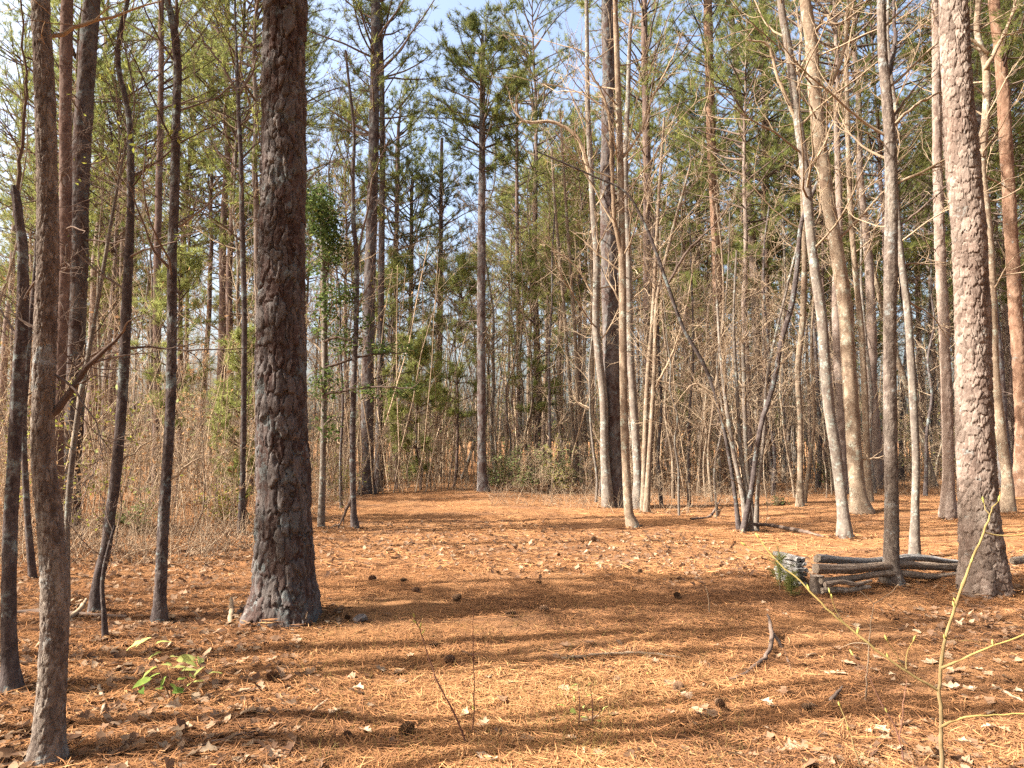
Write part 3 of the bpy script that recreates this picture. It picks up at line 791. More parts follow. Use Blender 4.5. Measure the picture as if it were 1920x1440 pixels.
traced(SAP, 'slim paired stem, left one beside the curving mossy trunk', 'sapling', 'wood_tan', 'smooth',
    [(1206, 960, 11), (1208, 880, 10), (1214, 713, 9), (1222, 613, 8), (1229, 480, 7), (1236, 350, 6), (1246, 220, 4)], 8.5, (2.6, 8.2, 10, 1.6))
traced(SAP, 'slim paired stem, right one beside the curving mossy trunk', 'sapling', 'wood_tan', 'smooth',
    [(1212, 962, 11), (1217, 880, 10), (1223, 790, 9), (1229, 680, 8), (1233, 560, 7), (1260, 440, 6), (1290, 330, 4)], 8.0, (2.6, 7.8, 9, 1.6), None, [([(1226, 730), (1262, 660), (1290, 560), (1300, 480)], 5, 'twig_tan')])
traced(PINE, 'grey far pine rising behind the clump right of the path', 'pine tree', 'pine_far', 'plate',
    [(1216, 905, 18), (1215, 760, 16), (1214, 600, 16), (1213, 480, 15), (1212, 333, 14), (1209, 167, 13), (1207, 33, 11)], 19.5, None, (10.0, 19.3, 3.6, 60), depth=0.015, cell=(0.12, 0.2))
traced(HARD, 'long arching tree bowing over to the left above the path', 'tree', 'wood_dark', 'smooth',
    [(1386, 996, 10), (1379, 930, 8), (1367, 850, 7), (1353, 780, 7), (1333, 713, 7), (1313, 670, 7), (1280, 613, 7), (1250, 530, 6.5), (1233, 480, 6), (1207, 417, 5), (1173, 360, 4.5), (1107, 327, 3.5), (1007, 282, 3)], 0,
    (3.0, 6.8, 12, 0.9), None, [([(1250, 530), (1290, 470), (1330, 430), (1380, 370)], 6, 'twig_dark'), ([(1340, 735), (1300, 720), (1265, 760)], 4, 'twig_tan'), ([(1207, 417), (1225, 330), (1260, 270)], 4, 'twig_tan')], twig='twig_dark')

# --- right side
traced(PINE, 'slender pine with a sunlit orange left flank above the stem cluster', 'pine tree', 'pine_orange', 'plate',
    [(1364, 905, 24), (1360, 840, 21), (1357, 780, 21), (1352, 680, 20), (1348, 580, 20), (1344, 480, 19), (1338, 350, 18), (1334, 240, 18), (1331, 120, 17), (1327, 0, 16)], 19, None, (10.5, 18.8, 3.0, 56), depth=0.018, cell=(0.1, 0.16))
for lab, p in (('grey stem leaning left, from the cluster of thin stems', [(1400, 998, 12), (1392, 930, 10), (1375, 850, 9), (1362, 770, 8), (1350, 660, 6), (1345, 560, 4)]),
               ('upright grey stem, middle of the cluster of thin stems', [(1408, 998, 11), (1402, 930, 9), (1390, 850, 8), (1384, 740, 7), (1376, 600, 5), (1380, 470, 4)]),
               ('straight sunlit stem with a cut top in the cluster of thin stems', [(1414, 990, 10), (1404, 900, 9), (1399, 790, 9), (1397, 700, 8), (1395, 642, 8)]),
               ('thin stem curving right out of the cluster of thin stems', [(1418, 996, 9), (1420, 920, 8), (1430, 820, 7), (1438, 700, 6), (1470, 560, 5), (1500, 440, 4)])):
    traced(SAP, lab, 'sapling', 'wood_grey', 'smooth', p, 0, (0.7, 3.6, 8, 0.9), group='thin stems growing from one cluster')
traced(HARD, 'black dead leaning branch-like trunk beside the stem cluster', 'dead tree', 'wood_dark', 'smooth',
    [(1392, 1000, 11), (1408, 920, 10), (1417, 850, 10), (1428, 790, 10), (1442, 748, 10), (1455, 700, 10), (1466, 640, 10), (1486, 570, 11), (1496, 500, 10), (1503, 420, 9), (1520, 372, 9), (1533, 340, 6)], 0,
    (1.0, 4.0, 4, 0.6), twig='twig_dark', seed=77)
traced(SAP, 'sunlit slim trunk standing alone right of the black leaning one', 'sapling', 'wood_tan', 'smooth',
    [(1500, 950, 15), (1501, 880, 11), (1502, 780, 11), (1498, 690, 11), (1506, 600, 11), (1508, 480, 10), (1504, 340, 8), (1500, 180, 6), (1508, 20, 5)], 11, (3.5, 10.5, 11, 1.9))
traced(SAP, 'wispy pale stem meeting the sunlit slim trunk at its foot', 'sapling', 'wood_tan', 'smooth',
    [(1508, 944, 8), (1515, 880, 7), (1525, 790, 6), (1521, 650, 5), (1530, 520, 4)], 6.5, (2.2, 6.3, 7, 1.2))
traced(HARD, 'blue-grey lichened trunk leaning left before the pale hardwood', 'tree', 'wood_grey', 'smooth',
    [(1584, 1008, 28), (1581, 960, 23), (1570, 850, 22), (1560, 780, 21), (1553, 713, 21), (1543, 590, 20), (1527, 490, 19), (1517, 400, 19), (1507, 300, 18), (1493, 200, 17), (1480, 83, 16), (1467, 0, 14)], 11,
    (4.2, 10.5, 11, 2.2), None, [([(1497, 230), (1460, 150), (1440, 85), (1400, 75)], 8, 'twig_tan'), ([(1512, 330), (1555, 250), (1580, 160), (1600, 40)], 5, 'twig_tan')], depth=0.008)
traced(HARD, 'pale smooth hardwood, the lightest trunk right of centre', 'tree', 'wood_tan', 'smooth',
    [(1612, 962, 42), (1609, 930, 33), (1605, 880, 30), (1600, 800, 29), (1592, 690, 28), (1582, 580, 28), (1567, 490, 27), (1550, 400, 26), (1540, 333, 26), (1525, 200, 25), (1517, 83, 24), (1506, 0, 22)], 14,
    (5.2, 13.5, 12, 3.0), None, [([(1540, 190), (1575, 120), (1590, 50), (1605, -20)], 9, 'twig_tan'), ([(1520, 90), (1545, 30), (1565, 45), (1600, 30)], 7, 'twig_tan'), ([(1568, 450), (1613, 407), (1653, 363), (1690, 330)], 7, 'twig_tan'), ([(1606, 860), (1640, 860), (1680, 848)], 5, 'twig_tan')], depth=0.012, flare=0.15)
traced(HARD, 'thin upright trunk close behind the pale hardwood on its right', 'tree', 'wood_tan', 'smooth',
    [(1629, 942, 17), (1627, 880, 14), (1623, 747, 13), (1614, 613, 12), (1602, 480, 11), (1596, 333, 10), (1593, 167, 9), (1590, 33, 8)], 13, (5, 12.5, 11, 2.2))
traced(HARD, 'mottled slim tree in front of the log pile', 'tree', 'wood_furrow', 'plate',
    [(1672, 1096, 38), (1671, 1060, 31), (1672, 960, 28), (1668, 800, 27), (1664, 640, 26), (1664, 480, 26), (1665, 330, 24), (1659, 200, 22), (1652, 110, 20), (1650, 20, 18)], 9.5,
    (3.9, 9.2, 9, 2.0), None, [([(1664, 145), (1676, 90), (1677, 40), (1675, -40)], 11, 'wood_dark'), ([(1668, 245), (1713, 200), (1763, 173), (1807, 153)], 7, 'twig_tan'), ([(1668, 230), (1695, 190), (1720, 160), (1753, 130)], 6, 'twig_dark')], depth=0.007, flare=0.12, cell=(0.03, 0.06))
traced(HARD, 'thin grey tree between the log pile tree and the thick right pine', 'tree', 'wood_grey', 'smooth',
    [(1715, 1044, 20), (1715, 960, 17), (1716, 860, 16), (1709, 720, 16), (1703, 580, 15), (1693, 480, 14), (1688, 400, 12), (1683, 300, 11), (1686, 200, 10), (1679, 150, 8), (1670, 60, 7)], 8.5,
    (3.5, 8.2, 10, 1.7), None, [([(1690, 420), (1740, 380), (1775, 350), (1800, 330)], 5, 'twig_dark'), ([(1700, 560), (1745, 590), (1780, 640)], 4, 'twig_tan')], depth=0.008)
traced(PINE, 'pine mostly hidden behind the thick right pine on its left', 'pine tree', 'pine_tan', 'plate',
    [(1778, 972, 30), (1778, 900, 24), (1774, 780, 23), (1770, 650, 22), (1765, 480, 21), (1762, 300, 20), (1758, 100, 17)], 17, None, (11.0, 16.8, 2.6, 40), depth=0.015)
traced(HARD, 'leaning brown trunk crossing behind the thin grey tree', 'tree', 'wood_tan', 'smooth',
    [(1749, 912, 17), (1738, 860, 14), (1724, 790, 13), (1706, 740, 12), (1684, 680, 11), (1660, 600, 10), (1640, 500, 9), (1622, 400, 7)], 12, (4, 11.5, 9, 2))
traced(HARD, 'wavy pale hardwood against the right side of the thick pine', 'tree', 'wood_tan', 'smooth',
    [(1890, 962, 28), (1890, 900, 23), (1882, 830, 22), (1872, 740, 21), (1862, 613, 20), (1857, 500, 19), (1848, 390, 18), (1841, 310, 17), (1852, 200, 16), (1853, 117, 15), (1838, 55, 13), (1842, -20, 11)], 11,
    (4.4, 10.5, 10, 2.4), None, [([(1850, 125), (1880, 70), (1900, 20), (1912, -30)], 9, 'twig_tan'), ([(1846, 330), (1875, 345), (1898, 362)], 5, 'twig_tan'), ([(1852, 100), (1800, 60), (1760, 50), (1722, 46)], 6, 'twig_tan')], depth=0.012)
traced(PINE, 'orange-barked pine at the right picture edge', 'pine tree', 'pine_orange', 'plate',
    [(1918, 930, 34), (1914, 800, 29), (1907, 650, 28), (1899, 490, 27), (1888, 340, 26), (1879, 230, 25), (1870, 100, 24), (1860, 0, 22)], 18, None, (11.0, 17.8, 2.8, 44), depth=0.02)
traced(PINE, 'dark pine wedged between the thick right pine and the wavy hardwood', 'pine tree', 'pine_dark', 'plate',
    [(1888, 915, 27), (1880, 800, 24), (1866, 620, 23), (1848, 420, 22), (1835, 200, 21), (1829, 0, 19)], 19, None, (11.0, 18.8, 2.8, 46), depth=0.018)
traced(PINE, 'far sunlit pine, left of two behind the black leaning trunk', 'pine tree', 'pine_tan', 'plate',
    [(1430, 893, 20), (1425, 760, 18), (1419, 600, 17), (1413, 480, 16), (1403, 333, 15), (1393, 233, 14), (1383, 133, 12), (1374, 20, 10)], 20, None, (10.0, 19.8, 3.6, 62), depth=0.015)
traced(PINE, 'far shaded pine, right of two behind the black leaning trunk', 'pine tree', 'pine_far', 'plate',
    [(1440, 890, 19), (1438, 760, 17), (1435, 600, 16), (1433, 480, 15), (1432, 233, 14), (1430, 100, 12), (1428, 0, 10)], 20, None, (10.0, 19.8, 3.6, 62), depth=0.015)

# holly foliage: dense small evergreen leaves on upper crown and some low sprays
rng = np.random.default_rng(301)
hb = holly_root[2]
hroot = [o for o in COL.objects if o.name.startswith('holly_tree')][0]
def px_blob(px, py, rx, ry, d, n, dd=0.6):
    c, t = at_depth(px, py, d); k = t / F_PX
    u = rng.normal(size=(n, 3)); u = norm(u) * (rng.random((n, 1)) ** 0.45)
    return c + u * np.array([rx * k, dd, ry * k])
bf = Buf()
lump = []
for (x, y, rx, ry, n) in ((600, 395, 36, 52, 1500), (618, 450, 34, 50, 1300), (598, 480, 30, 40, 700), (625, 560, 30, 40, 500), (640, 640, 40, 34, 420), (610, 600, 28, 50, 380),
                          (660, 560, 22, 30, 240), (720, 655, 34, 14, 260), (765, 660, 20, 10, 170), (770, 728, 26, 12, 220), (690, 735, 38, 16, 260), (610, 720, 34, 40, 380), (745, 740, 20, 10, 140), (620, 800, 30, 30, 220), (690, 605, 24, 12, 160)):
    P = px_blob(x, y, rx, ry, hb[1], n); lump.append(P)
Pn = np.vstack(lump)
keep = vnoise(Pn * 4.5) > 0.40
Pn = Pn[keep]
leaf_cloud(bf, Pn - hb, 0.085, rng, 0, np.clip(rng.beta(1.5, 2.5, len(Pn)), 0, 1), flat=0.5)
link('crown', bf.mesh('crown', M['holly']), hroot)
for k, (x, y, x2, y2) in enumerate(((606, 540, 625, 470), (607, 600, 640, 560), (607, 640, 660, 640), (608, 690, 765, 660), (607, 740, 775, 728), (607, 760, 600, 700), (606, 800, 635, 790))):
    px_limb(hroot, hb, [(x, y), ((x + x2) / 2, (y + y2) / 2 - 8), (x2, y2)], 6, M['twig_dark'], rng, 5, 0.35)

rng = np.random.default_rng(333)
STEMS = [(1240, 948, 7, 'thin stem before the far grey pine, right of the clump'), (1262, 935, 6, 'wispy stem standing between the clump and the arching tree'), (1292, 950, 6, 'crooked wispy stem left of the arching tree foot'), (1310, 925, 8, 'straight brown stem behind the arching tree'),
         (1335, 940, 6, 'thin leaning stem just left of the stem cluster'), (1345, 968, 5, 'short thin stem in front of the stem cluster'), (1450, 930, 7, 'thin brown stem right of the stem cluster'), (1470, 905, 8, 'dark upright stem behind the sunlit slim trunk'),
         (1535, 915, 9, 'brown trunk glimpsed left of the blue-grey trunk'), (1558, 900, 8, 'slim trunk glimpsed behind the blue-grey trunk'), (1640, 925, 8, 'tan stem right behind the pale hardwood'), (1690, 900, 10, 'brown trunk behind the log pile tree'),
         (1735, 930, 8, 'slim tan stem left of the thick right pine'), (1755, 890, 9, 'far brown stem left of the thick right pine'), (1030, 925, 6, 'grey wisp left of the three pale dead saplings'), (1125, 930, 6, 'thin stem touching the bent hardwood'),
         (1230, 915, 8, 'brown stem right of the paired slim stems'), (640, 950, 6, 'thin stem left of the forked-foot sapling'), (560, 975, 6, 'wispy stem peeking out behind the big dark pine'), (720, 915, 6, 'thin stem at the foot of the path end pair')]
for (x, y, w, lab) in STEMS:
    dx = rng.normal(0, 16); h = rng.uniform(330, 620)
    pts = [(x, y, w)] + [(x + dx * f + rng.normal(0, 5), y - h * f, max(2.5, w * (1 - 0.55 * f))) for f in (0.15, 0.32, 0.5, 0.68, 0.85, 1.0)]
    traced(SAP, lab, 'sapling', ['wood_tan', 'wood_grey', 'wood_dark'][int(rng.integers(3))], 'smooth', pts, 0, (1.0, 9.0, 8, 1.3), seed=int(x))

# ------------------------------------------------------------------ background pines and bare hardwoods: kinds built once, copied
def copy_thing(kind_parts, name, loc, rz, sc, label, cat, group):
    o = empty(name, loc, label, cat, group)
    o.rotation_euler = (0, 0, rz); o.scale = (sc, sc, sc)
    for nm, me in kind_parts:
        c = bpy.data.objects.new(nm, me); COL.objects.link(c); c.parent = o
    return o

def pine_kind(h, r, z0f, R, nb, seed, mat='pine_far', light=False, **kw):
    rng = np.random.default_rng(seed)
    zz = np.linspace(-0.1, h, 14)
    wob = np.cumsum(rng.normal(0, 0.05, (14, 2)), 0); wob -= wob[0]
    p4 = np.column_stack([wob, zz, r * (1 - 0.88 * np.clip(zz / h, 0, 1) ** 1.2)])
    dense = smooth_path(p4, 0.16)
    Vv, tint, _, _ = trunk_surface(dense[:, :3], dense[:, 3], 12, 'plate', 0.012, rng, 0, (0.12, 0.2))
    bf = Buf(); bf.add(Vv, grid_faces(len(dense), 12).reshape(-1, 4), tint.ravel())
    tm = bf.mesh('trunk', M[mat])
    cb = pine_crown(p4, h * z0f, h * 0.995, R, nb, rng, **kw)
    return [('trunk', tm), ('crown', cb.mesh('crown', [M['twig_dark'], M['needle_light' if light else 'needle']]))]

PK = [pine_kind(19, 0.15, 0.50, 3.2, 76, 401), pine_kind(17, 0.125, 0.42, 3.0, 78, 402, tint0=0.5), pine_kind(21, 0.17, 0.54, 3.5, 76, 403, 'pine_tan'),
      pine_kind(14, 0.09, 0.50, 2.2, 64, 404, tint0=0.6), pine_kind(16, 0.12, 0.46, 2.9, 72, 405, 'pine_tan'), pine_kind(11.5, 0.07, 0.46, 1.9, 60, 406, tint0=0.65)]
YOUNG = [pine_kind(4.2, 0.035, 0.12, 1.1, 50, 411, light=True, length=0.2, dead=0, m=9), pine_kind(7.0, 0.05, 0.3, 1.5, 56, 412, light=True, length=0.2, dead=4, m=9)]

def bare_kind(h, r, seed, nb=16, leaf=0, mat='wood_grey', twig='twig_tan', lr=0.3, z0=0.25, leafm='spring', min_r=0.0045):
    rng = np.random.default_rng(seed)
    zz = np.linspace(-0.1, h, 12)
    wob = np.cumsum(rng.normal(0, h * 0.012, (12, 2)), 0); wob -= wob[0]
    p4 = np.column_stack([wob, zz, np.maximum(r * (1 - 0.9 * np.clip(zz / h, 0, 1)), 0.004)])
    dense = smooth_path(p4, 0.2)
    v, f = tubes(dense[None, :, :3], dense[None, :, 3], 7)
    bf = Buf(); bf.add(v, f, 0.5); tm = bf.mesh('trunk', M[mat])
    z = h * rng.uniform(z0, 0.98, nb)
    P0 = np.stack([np.interp(z, p4[:, 2], p4[:, k]) for k in range(3)], 1)
    az = rng.random(nb) * 6.283; el = np.radians(rng.normal(38, 15, nb))
    D0 = np.stack([np.cos(az) * np.cos(el), np.sin(az) * np.cos(el), np.sin(el)], 1)
    L = lr * h * rng.uniform(0.4, 1.1, nb) * (1.1 - 0.6 * z / h)
    cb = limb_network(P0, D0, L, np.maximum(np.interp(z, p4[:, 2], p4[:, 3]) * 0.45, 0.004), rng, 5, 3, 0.16, 0.05, leaf, min_r)
    return [('trunk', tm), ('crown', cb.mesh('crown', [M[twig], M[leafm]]))]
BK = [bare_kind(7.5, 0.035, 501), bare_kind(9, 0.05, 502, 18, mat='wood_tan'), bare_kind(6, 0.026, 503, 14, mat='wood_tan'), bare_kind(10.5, 0.06, 504, 20), bare_kind(5, 0.02, 505, 14, 1, leafm='brown_leaf', mat='wood_tan'),
      bare_kind(8, 0.035, 506, 16, 1), bare_kind(12, 0.08, 507, 22, mat='wood_grey')]
SHB = [bare_kind(2.6, 0.012, 521, 16, 0, 'wood_tan', 'twig_brush', 0.4, 0.05, min_r=0.003), bare_kind(3.4, 0.015, 522, 18, 1, 'wood_tan', 'twig_brush', 0.36, 0.05, 'brown_leaf', 0.003), bare_kind(2.2, 0.010, 523, 16, 1, 'wood_tan', 'twig_tan', 0.42, 0.05, 'spring', 0.003)]

# where the thicket begins, by direction u = x / depth
def thicket_start(u):
    return np.interp(u, [-0.8, -0.40, -0.33, -0.25, 0.0, 0.12, 0.24, 0.32, 0.8], [11.0, 11.5, 13.0, 18.5, 21.5, 20.0, 19.5, 25.0, 28.0])

LM = [(-0.62, 'the near left trunks'), (-0.46, 'the slim mossy tree'), (-0.31, 'the big dark pine'), (-0.19, 'the path end pine'), (-0.04, 'the central pine'), (0.14, 'the reddish clump pine'), (0.28, 'the slender orange pine'), (0.41, 'the pale hardwood'), (0.51, 'the log pile tree'), (0.62, 'the thick right pine')]
USED = {}
def where(x, d, kind, extra):
    u = x / d
    k = min(range(len(LM)), key=lambda i: abs(LM[i][0] - u))
    side = 'left' if u < LM[k][0] else 'right'
    dist = 'middle-distance' if d < 26 else ('far' if d < 40 else 'farthest')
    return '%s %s %s just %s of %s' % (dist, extra, kind, side, LM[k][1])

rng = np.random.default_rng(71)
spots = []
def free(x, y, r):
    for (a, c) in spots:
        if (a - x) ** 2 + (c - y) ** 2 < r * r: return False
    return True
for (_, _, b_) in PX_TREES: spots.append((b_[0], b_[1]))
def scatter(n, dmin, dmax, umax, r, off=0.0, tries=4000, ulo=None):
    out = []
    for _ in range(tries):
        if len(out) >= n: break
        d = math.sqrt(rng.uniform(dmin ** 2, dmax ** 2)); u = rng.uniform(-umax if ulo is None else ulo, umax)
        if d < thicket_start(u) + off or u < -0.70: continue
        x = u * d
        if free(x, d, r): out.append((x, d)); spots.append((x, d))
    return out
def say(kind):
    h = kind
    return h
PK_WORDS = ['tall straight pine', 'olive-crowned pine', 'tall tan-barked pine', 'slim young pine', 'tan-barked pine', 'short feathery pine']
for (x, d) in scatter(160, 20, 62, 0.80, 1.1, off=2.0, tries=8000):
    k = int(rng.choice(6, p=[0.2, 0.2, 0.17, 0.17, 0.14, 0.12]))
    # thinner canopy over the open sky left of the central pine
    u = x / d
    if -0.36 < u < 0.02 and d < 40: k = int(rng.choice([3, 3, 5, 1]))
    if -0.52 < u < -0.05 and d > 32 and rng.random() < 0.78: continue
    sc = rng.uniform(0.85, 1.15)
    lab = where(x, d, PK_WORDS[k].split()[-1], ' '.join(PK_WORDS[k].split()[:-1]))
    copy_thing(PK[k], PINE, (x, d, gz(x, d)), rng.random() * 6.28, sc, lab, 'pine tree', 'background pines')
for (x, d) in scatter(22, 17, 40, 0.78, 1.2, off=-6.0, ulo=0.30, tries=3000):
    k = int(rng.choice(5)); lab = where(x, d, PK_WORDS[k].split()[-1], ' '.join(PK_WORDS[k].split()[:-1]))
    copy_thing(PK[k], PINE, (x, d, gz(x, d)), rng.random() * 6.28, rng.uniform(0.85, 1.1), lab, 'pine tree', 'background pines')
for (x, d) in scatter(9, 20, 36, -0.29, 1.6, off=0.5, ulo=-0.62, tries=3000):
    k = int(rng.choice([0, 1, 4])); lab = where(x, d, PK_WORDS[k].split()[-1], ' '.join(PK_WORDS[k].split()[:-1]))
    copy_thing(PK[k], PINE, (x, d, gz(x, d)), rng.random() * 6.28, rng.uniform(0.9, 1.15), lab, 'pine tree', 'background pines')
BK_WORDS = ['slim grey bare', 'tan bare', 'thin tan bare', 'tall grey bare', 'small russet-leaved', 'budding grey', 'large grey bare']
for (x, d) in scatter(190, 11, 38, 0.76, 0.6, off=0.0, tries=9000):
    k = int(rng.choice(7, p=[0.18, 0.18, 0.16, 0.16, 0.12, 0.12, 0.08]))
    if x / d < -0.02 and rng.random() < 0.45: continue
    lab = where(x, d, 'hardwood sapling', BK_WORDS[k])
    copy_thing(BK[k], SAP, (x, d, gz(x, d)), rng.random() * 6.28, rng.uniform(0.8, 1.2), lab, 'sapling', 'bare saplings in the thicket')
for (x, d) in scatter(20, 14, 23, 0.46, 0.6, off=-7.0, ulo=0.085, tries=3000):
    k = int(rng.choice([0, 1, 2])); lab = where(x, d, 'hardwood sapling', BK_WORDS[k].replace('bare', 'slender'))
    copy_thing(BK[k], SAP, (x, d, gz(x, d)), rng.random() * 6.28, rng.uniform(0.7, 1.1), lab, 'sapling', 'bare saplings in the thicket')
# bare shrubs at the thicket's edge and among the left trunks
for (x, d) in scatter(140, 8.0, 34, 0.76, 0.45, off=-2.6, tries=12000):
    if d < 8: continue
    k = int(rng.choice(3, p=[0.5, 0.25, 0.25]))
    lab = where(x, d, 'shrub', ['twiggy bare tan', 'russet-leaved twiggy', 'twiggy budding'][k])
    copy_thing(SHB[k], 'bare_shrub', (x, d, gz(x, d)), rng.random() * 6.28, rng.uniform(0.6, 1.15), lab, 'shrub', 'twiggy shrubs along the thicket edge')
for (px, py, s, k, lab) in ((1010, 938, 0.5, 0, 'low bare shrub on the path edge below the pale leafy shrub'), (1062, 942, 0.45, 2, 'low budding shrub before the three pale dead saplings'), (1090, 955, 0.42, 1, 'low russet shrub left of the clump'), (1240, 955, 0.5, 0, 'bare shrub right of the clump foot'),
                            (1290, 962, 0.5, 1, 'russet twiggy shrub between the clump and the stem cluster'), (1345, 975, 0.48, 0, 'bare shrub at the left of the stem cluster'), (1432, 988, 0.5, 0, 'bare shrub at the right of the stem cluster'), (600, 960, 0.55, 0, 'bare shrub at the foot of the holly'),
                            (640, 972, 0.45, 2, 'budding shrub beside the forked-foot sapling'), (575, 995, 0.5, 1, 'russet twiggy shrub just right of the big dark pine'), (980, 930, 0.45, 1, 'russet shrub at the right rim of the path end'), (1480, 935, 0.6, 0, 'bare shrub left of the sunlit slim trunk')):
    p = on_ground(px, py)
    copy_thing(SHB[k], 'bare_shrub', p, px * 0.7, s, lab, 'shrub', 'small shrubs on the path edges')
# young light green pines at the end of the path
for (px, py, d, k, s, lab) in ((790, 900, 21.0, 0, 1.0, 'light green young pine at the far end of the path'), (850, 905, 22.5, 1, 0.95, 'taller light green young pine left of the central pine'), 
                               (452, 990, 14, 0, 0.8, 'small light green pine peeking from behind the big dark pine'), (1655, 900, 30, 1, 0.8, 'young green pine far behind the log pile tree'), 
                               (745, 905, 23, 1, 1.0, 'light green young pine right beside the path end pair'), (330, 960, 17, 1, 0.8, 'young green pine behind the slim mossy tree'), (1290, 905, 26, 1, 1.0, 'young green pine far behind the arching tree'), (1010, 900, 27, 1, 1.15, 'young green pine behind the pale leafy shrub')):
    p, _ = at_depth(px, py, d)
    copy_thing(YOUNG[k], 'young_pine', (p[0], d, gz(p[0], d)), px, s, lab, 'pine tree', None)

# trees that stand left of the picture and throw the long shadows across the floor
def stout_kind(h, r, seed, nb=9, z0=0.5):
    return bare_kind(h, r, seed, nb, 0, 'wood_furrow', 'twig_tan', 0.3, z0)
SK = [stout_kind(12, 0.09, 541, 9, 0.3), stout_kind(11, 0.062, 542, 10, 0.25), stout_kind(14, 0.125, 543, 9, 0.4)]
for (x, d, k, s, lean) in ((-3.4, 2.85, 1, 1.0, 0.02), (-4.3, 3.10, 0, 1.0, -0.04), (-3.9, 3.65, 1, 1.1, 0.035), (-5.5, 3.75, 2, 0.8, -0.03), (-4.6, 4.5, 0, 1.0, 0.04), (-6.3, 4.9, 2, 1.0, 0.02), (-5.4, 5.9, 0, 1.1, -0.03), (-7.5, 6.6, 0, 1.1, 0.03), (-9.0, 9.2, 2, 1.0, 0.0)):
    o = copy_thing(SK[k], HARD, (x, d, gz(x, d)), d * 3.1, s, 'bare hardwood just outside the left picture edge', 'tree', 'trees beyond the left picture edge')
    o.rotation_euler = (lean, 0.0, d * 3.1)
for (x, d, k, s) in ((-7.6, 5.45, 5, 0.95), (-26.0, 14.0, 2, 1.0), (-30.0, 19.0, 1, 1.0)):
    copy_thing(PK[k], PINE, (x, d, gz(x, d)), d * 2.3, s, 'pine just outside the left picture edge', 'pine tree', 'pines beyond the left picture edge')
# the same wood goes on unseen behind and right; pines added to cut sky light
rng = np.random.default_rng(93)
cnt = 0
while cnt < 95:
    a_ = rng.uniform(0, 2 * math.pi); rr = math.sqrt(rng.uniform(4.0 ** 2, 30 ** 2)); x = rr * math.cos(a_); y = rr * math.sin(a_)
    if (y > -1.5 and x < 0.78 * y + 5.0) or (x < 0 and y > -2.5): continue
    if not free(x, y, 1.7): continue
    spots.append((x, y)); cnt += 1
    copy_thing(PK[cnt % 3 if cnt % 2 else 4], PINE, (x, y, gz(x, y)), a_ * 5, rng.uniform(0.9, 1.15), 'unseen pine added behind the camera or right of its view to cut skylight', 'pine tree', 'pines outside the picture')

# ------------------------------------------------------------------ the thicket, a mass of stems nobody could count
def thicket(name, label, n, ulo, uhi, depth_rng, hr, seed, tw=8, brown=1.0, green=0.3, off=0.0, rmin=0.0055):
    rng = np.random.default_rng(seed)
    u = rng.uniform(ulo, uhi, n); d = thicket_start(u) + off + depth_rng * rng.random(n) ** 1.2
    x = u * d
    kp = vnoise(np.stack([x * 0.55, d * 0.55, 0 * x], 1) + 3.3) + 0.25 * rng.random(n) > 0.48
    u = u[kp]; d = d[kp]; x = x[kp]; n = len(x); z = ground_z(x, d)
    h = (hr[0] + (hr[1] - hr[0]) * rng.random(n) ** 1.7) * (0.6 + 0.8 * vnoise(np.stack([x * 0.35, d * 0.35, 0 * x], 1)))
    az = rng.random(n) * 6.283; tilt = np.abs(rng.normal(0, 0.2, n))
    D0 = np.stack([np.cos(az) * tilt, np.sin(az) * tilt, np.ones(n)], 1)
    st = grow(np.stack([x, d, z - 0.05], 1), D0, h, 5, 0.11, 0.05, rng)
    bf = Buf()
    r0 = np.maximum(rng.uniform(0.0025, 0.0065, n) * h * 0.6, rmin)
    v, f = tubes(st, r0[:, None] * np.linspace(1, 0.35, 6)[None], 3); bf.add(v, f, np.repeat(rng.random(n), 18))
    s = rng.uniform(0.12, 1.0, (n, tw)); sp, sd_ = along(st, s)
    S0 = sp.reshape(-1, 3); SD = norm(sd_.reshape(-1, 3) * 0.6 + 0.7 * rng.normal(size=S0.shape))
    L2 = np.repeat(h, tw) * rng.uniform(0.08, 0.30, n * tw)
    b2 = grow(S0, SD, L2, 2, 0.25, 0.08, rng)
    v, f = tubes(b2, np.full((n * tw, 1), rmin * 0.7) * np.linspace(1, 0.5, 3)[None], 3); bf.add(v, f, np.repeat(rng.random(n * tw), 9))
    tip = b2[:, 1:].reshape(-1, 3)
    sel = tip[rng.random(len(tip)) < 0.22 * brown]; leaf_cloud(bf, sel, 0.085, rng, 1)
    gm = vnoise(tip * 0.5 + 5) > 0.58
    sel = tip[gm & (rng.random(len(tip)) < green)]; leaf_cloud(bf, sel, 0.09, rng, 2)
    o = link(name, bf.mesh(name, [M['twig_brush'], M['brown_leaf'], M['shrub']]))
    return tag(o, label, 'thicket', None, 'stuff')
thicket('thicket', 'tangled brown thicket of thin stems behind the left trunks', 900, -0.80, -0.24, 14, (1.2, 4.2), 601)
thicket('thicket', 'tall brown thicket of thin stems behind the path', 1100, -0.26, 0.28, 15, (1.5, 8.5), 602, green=0.4)
thicket('thicket', 'brown thicket of thin stems far behind the right trunks', 850, 0.26, 0.80, 15, (1.5, 8.0), 603)

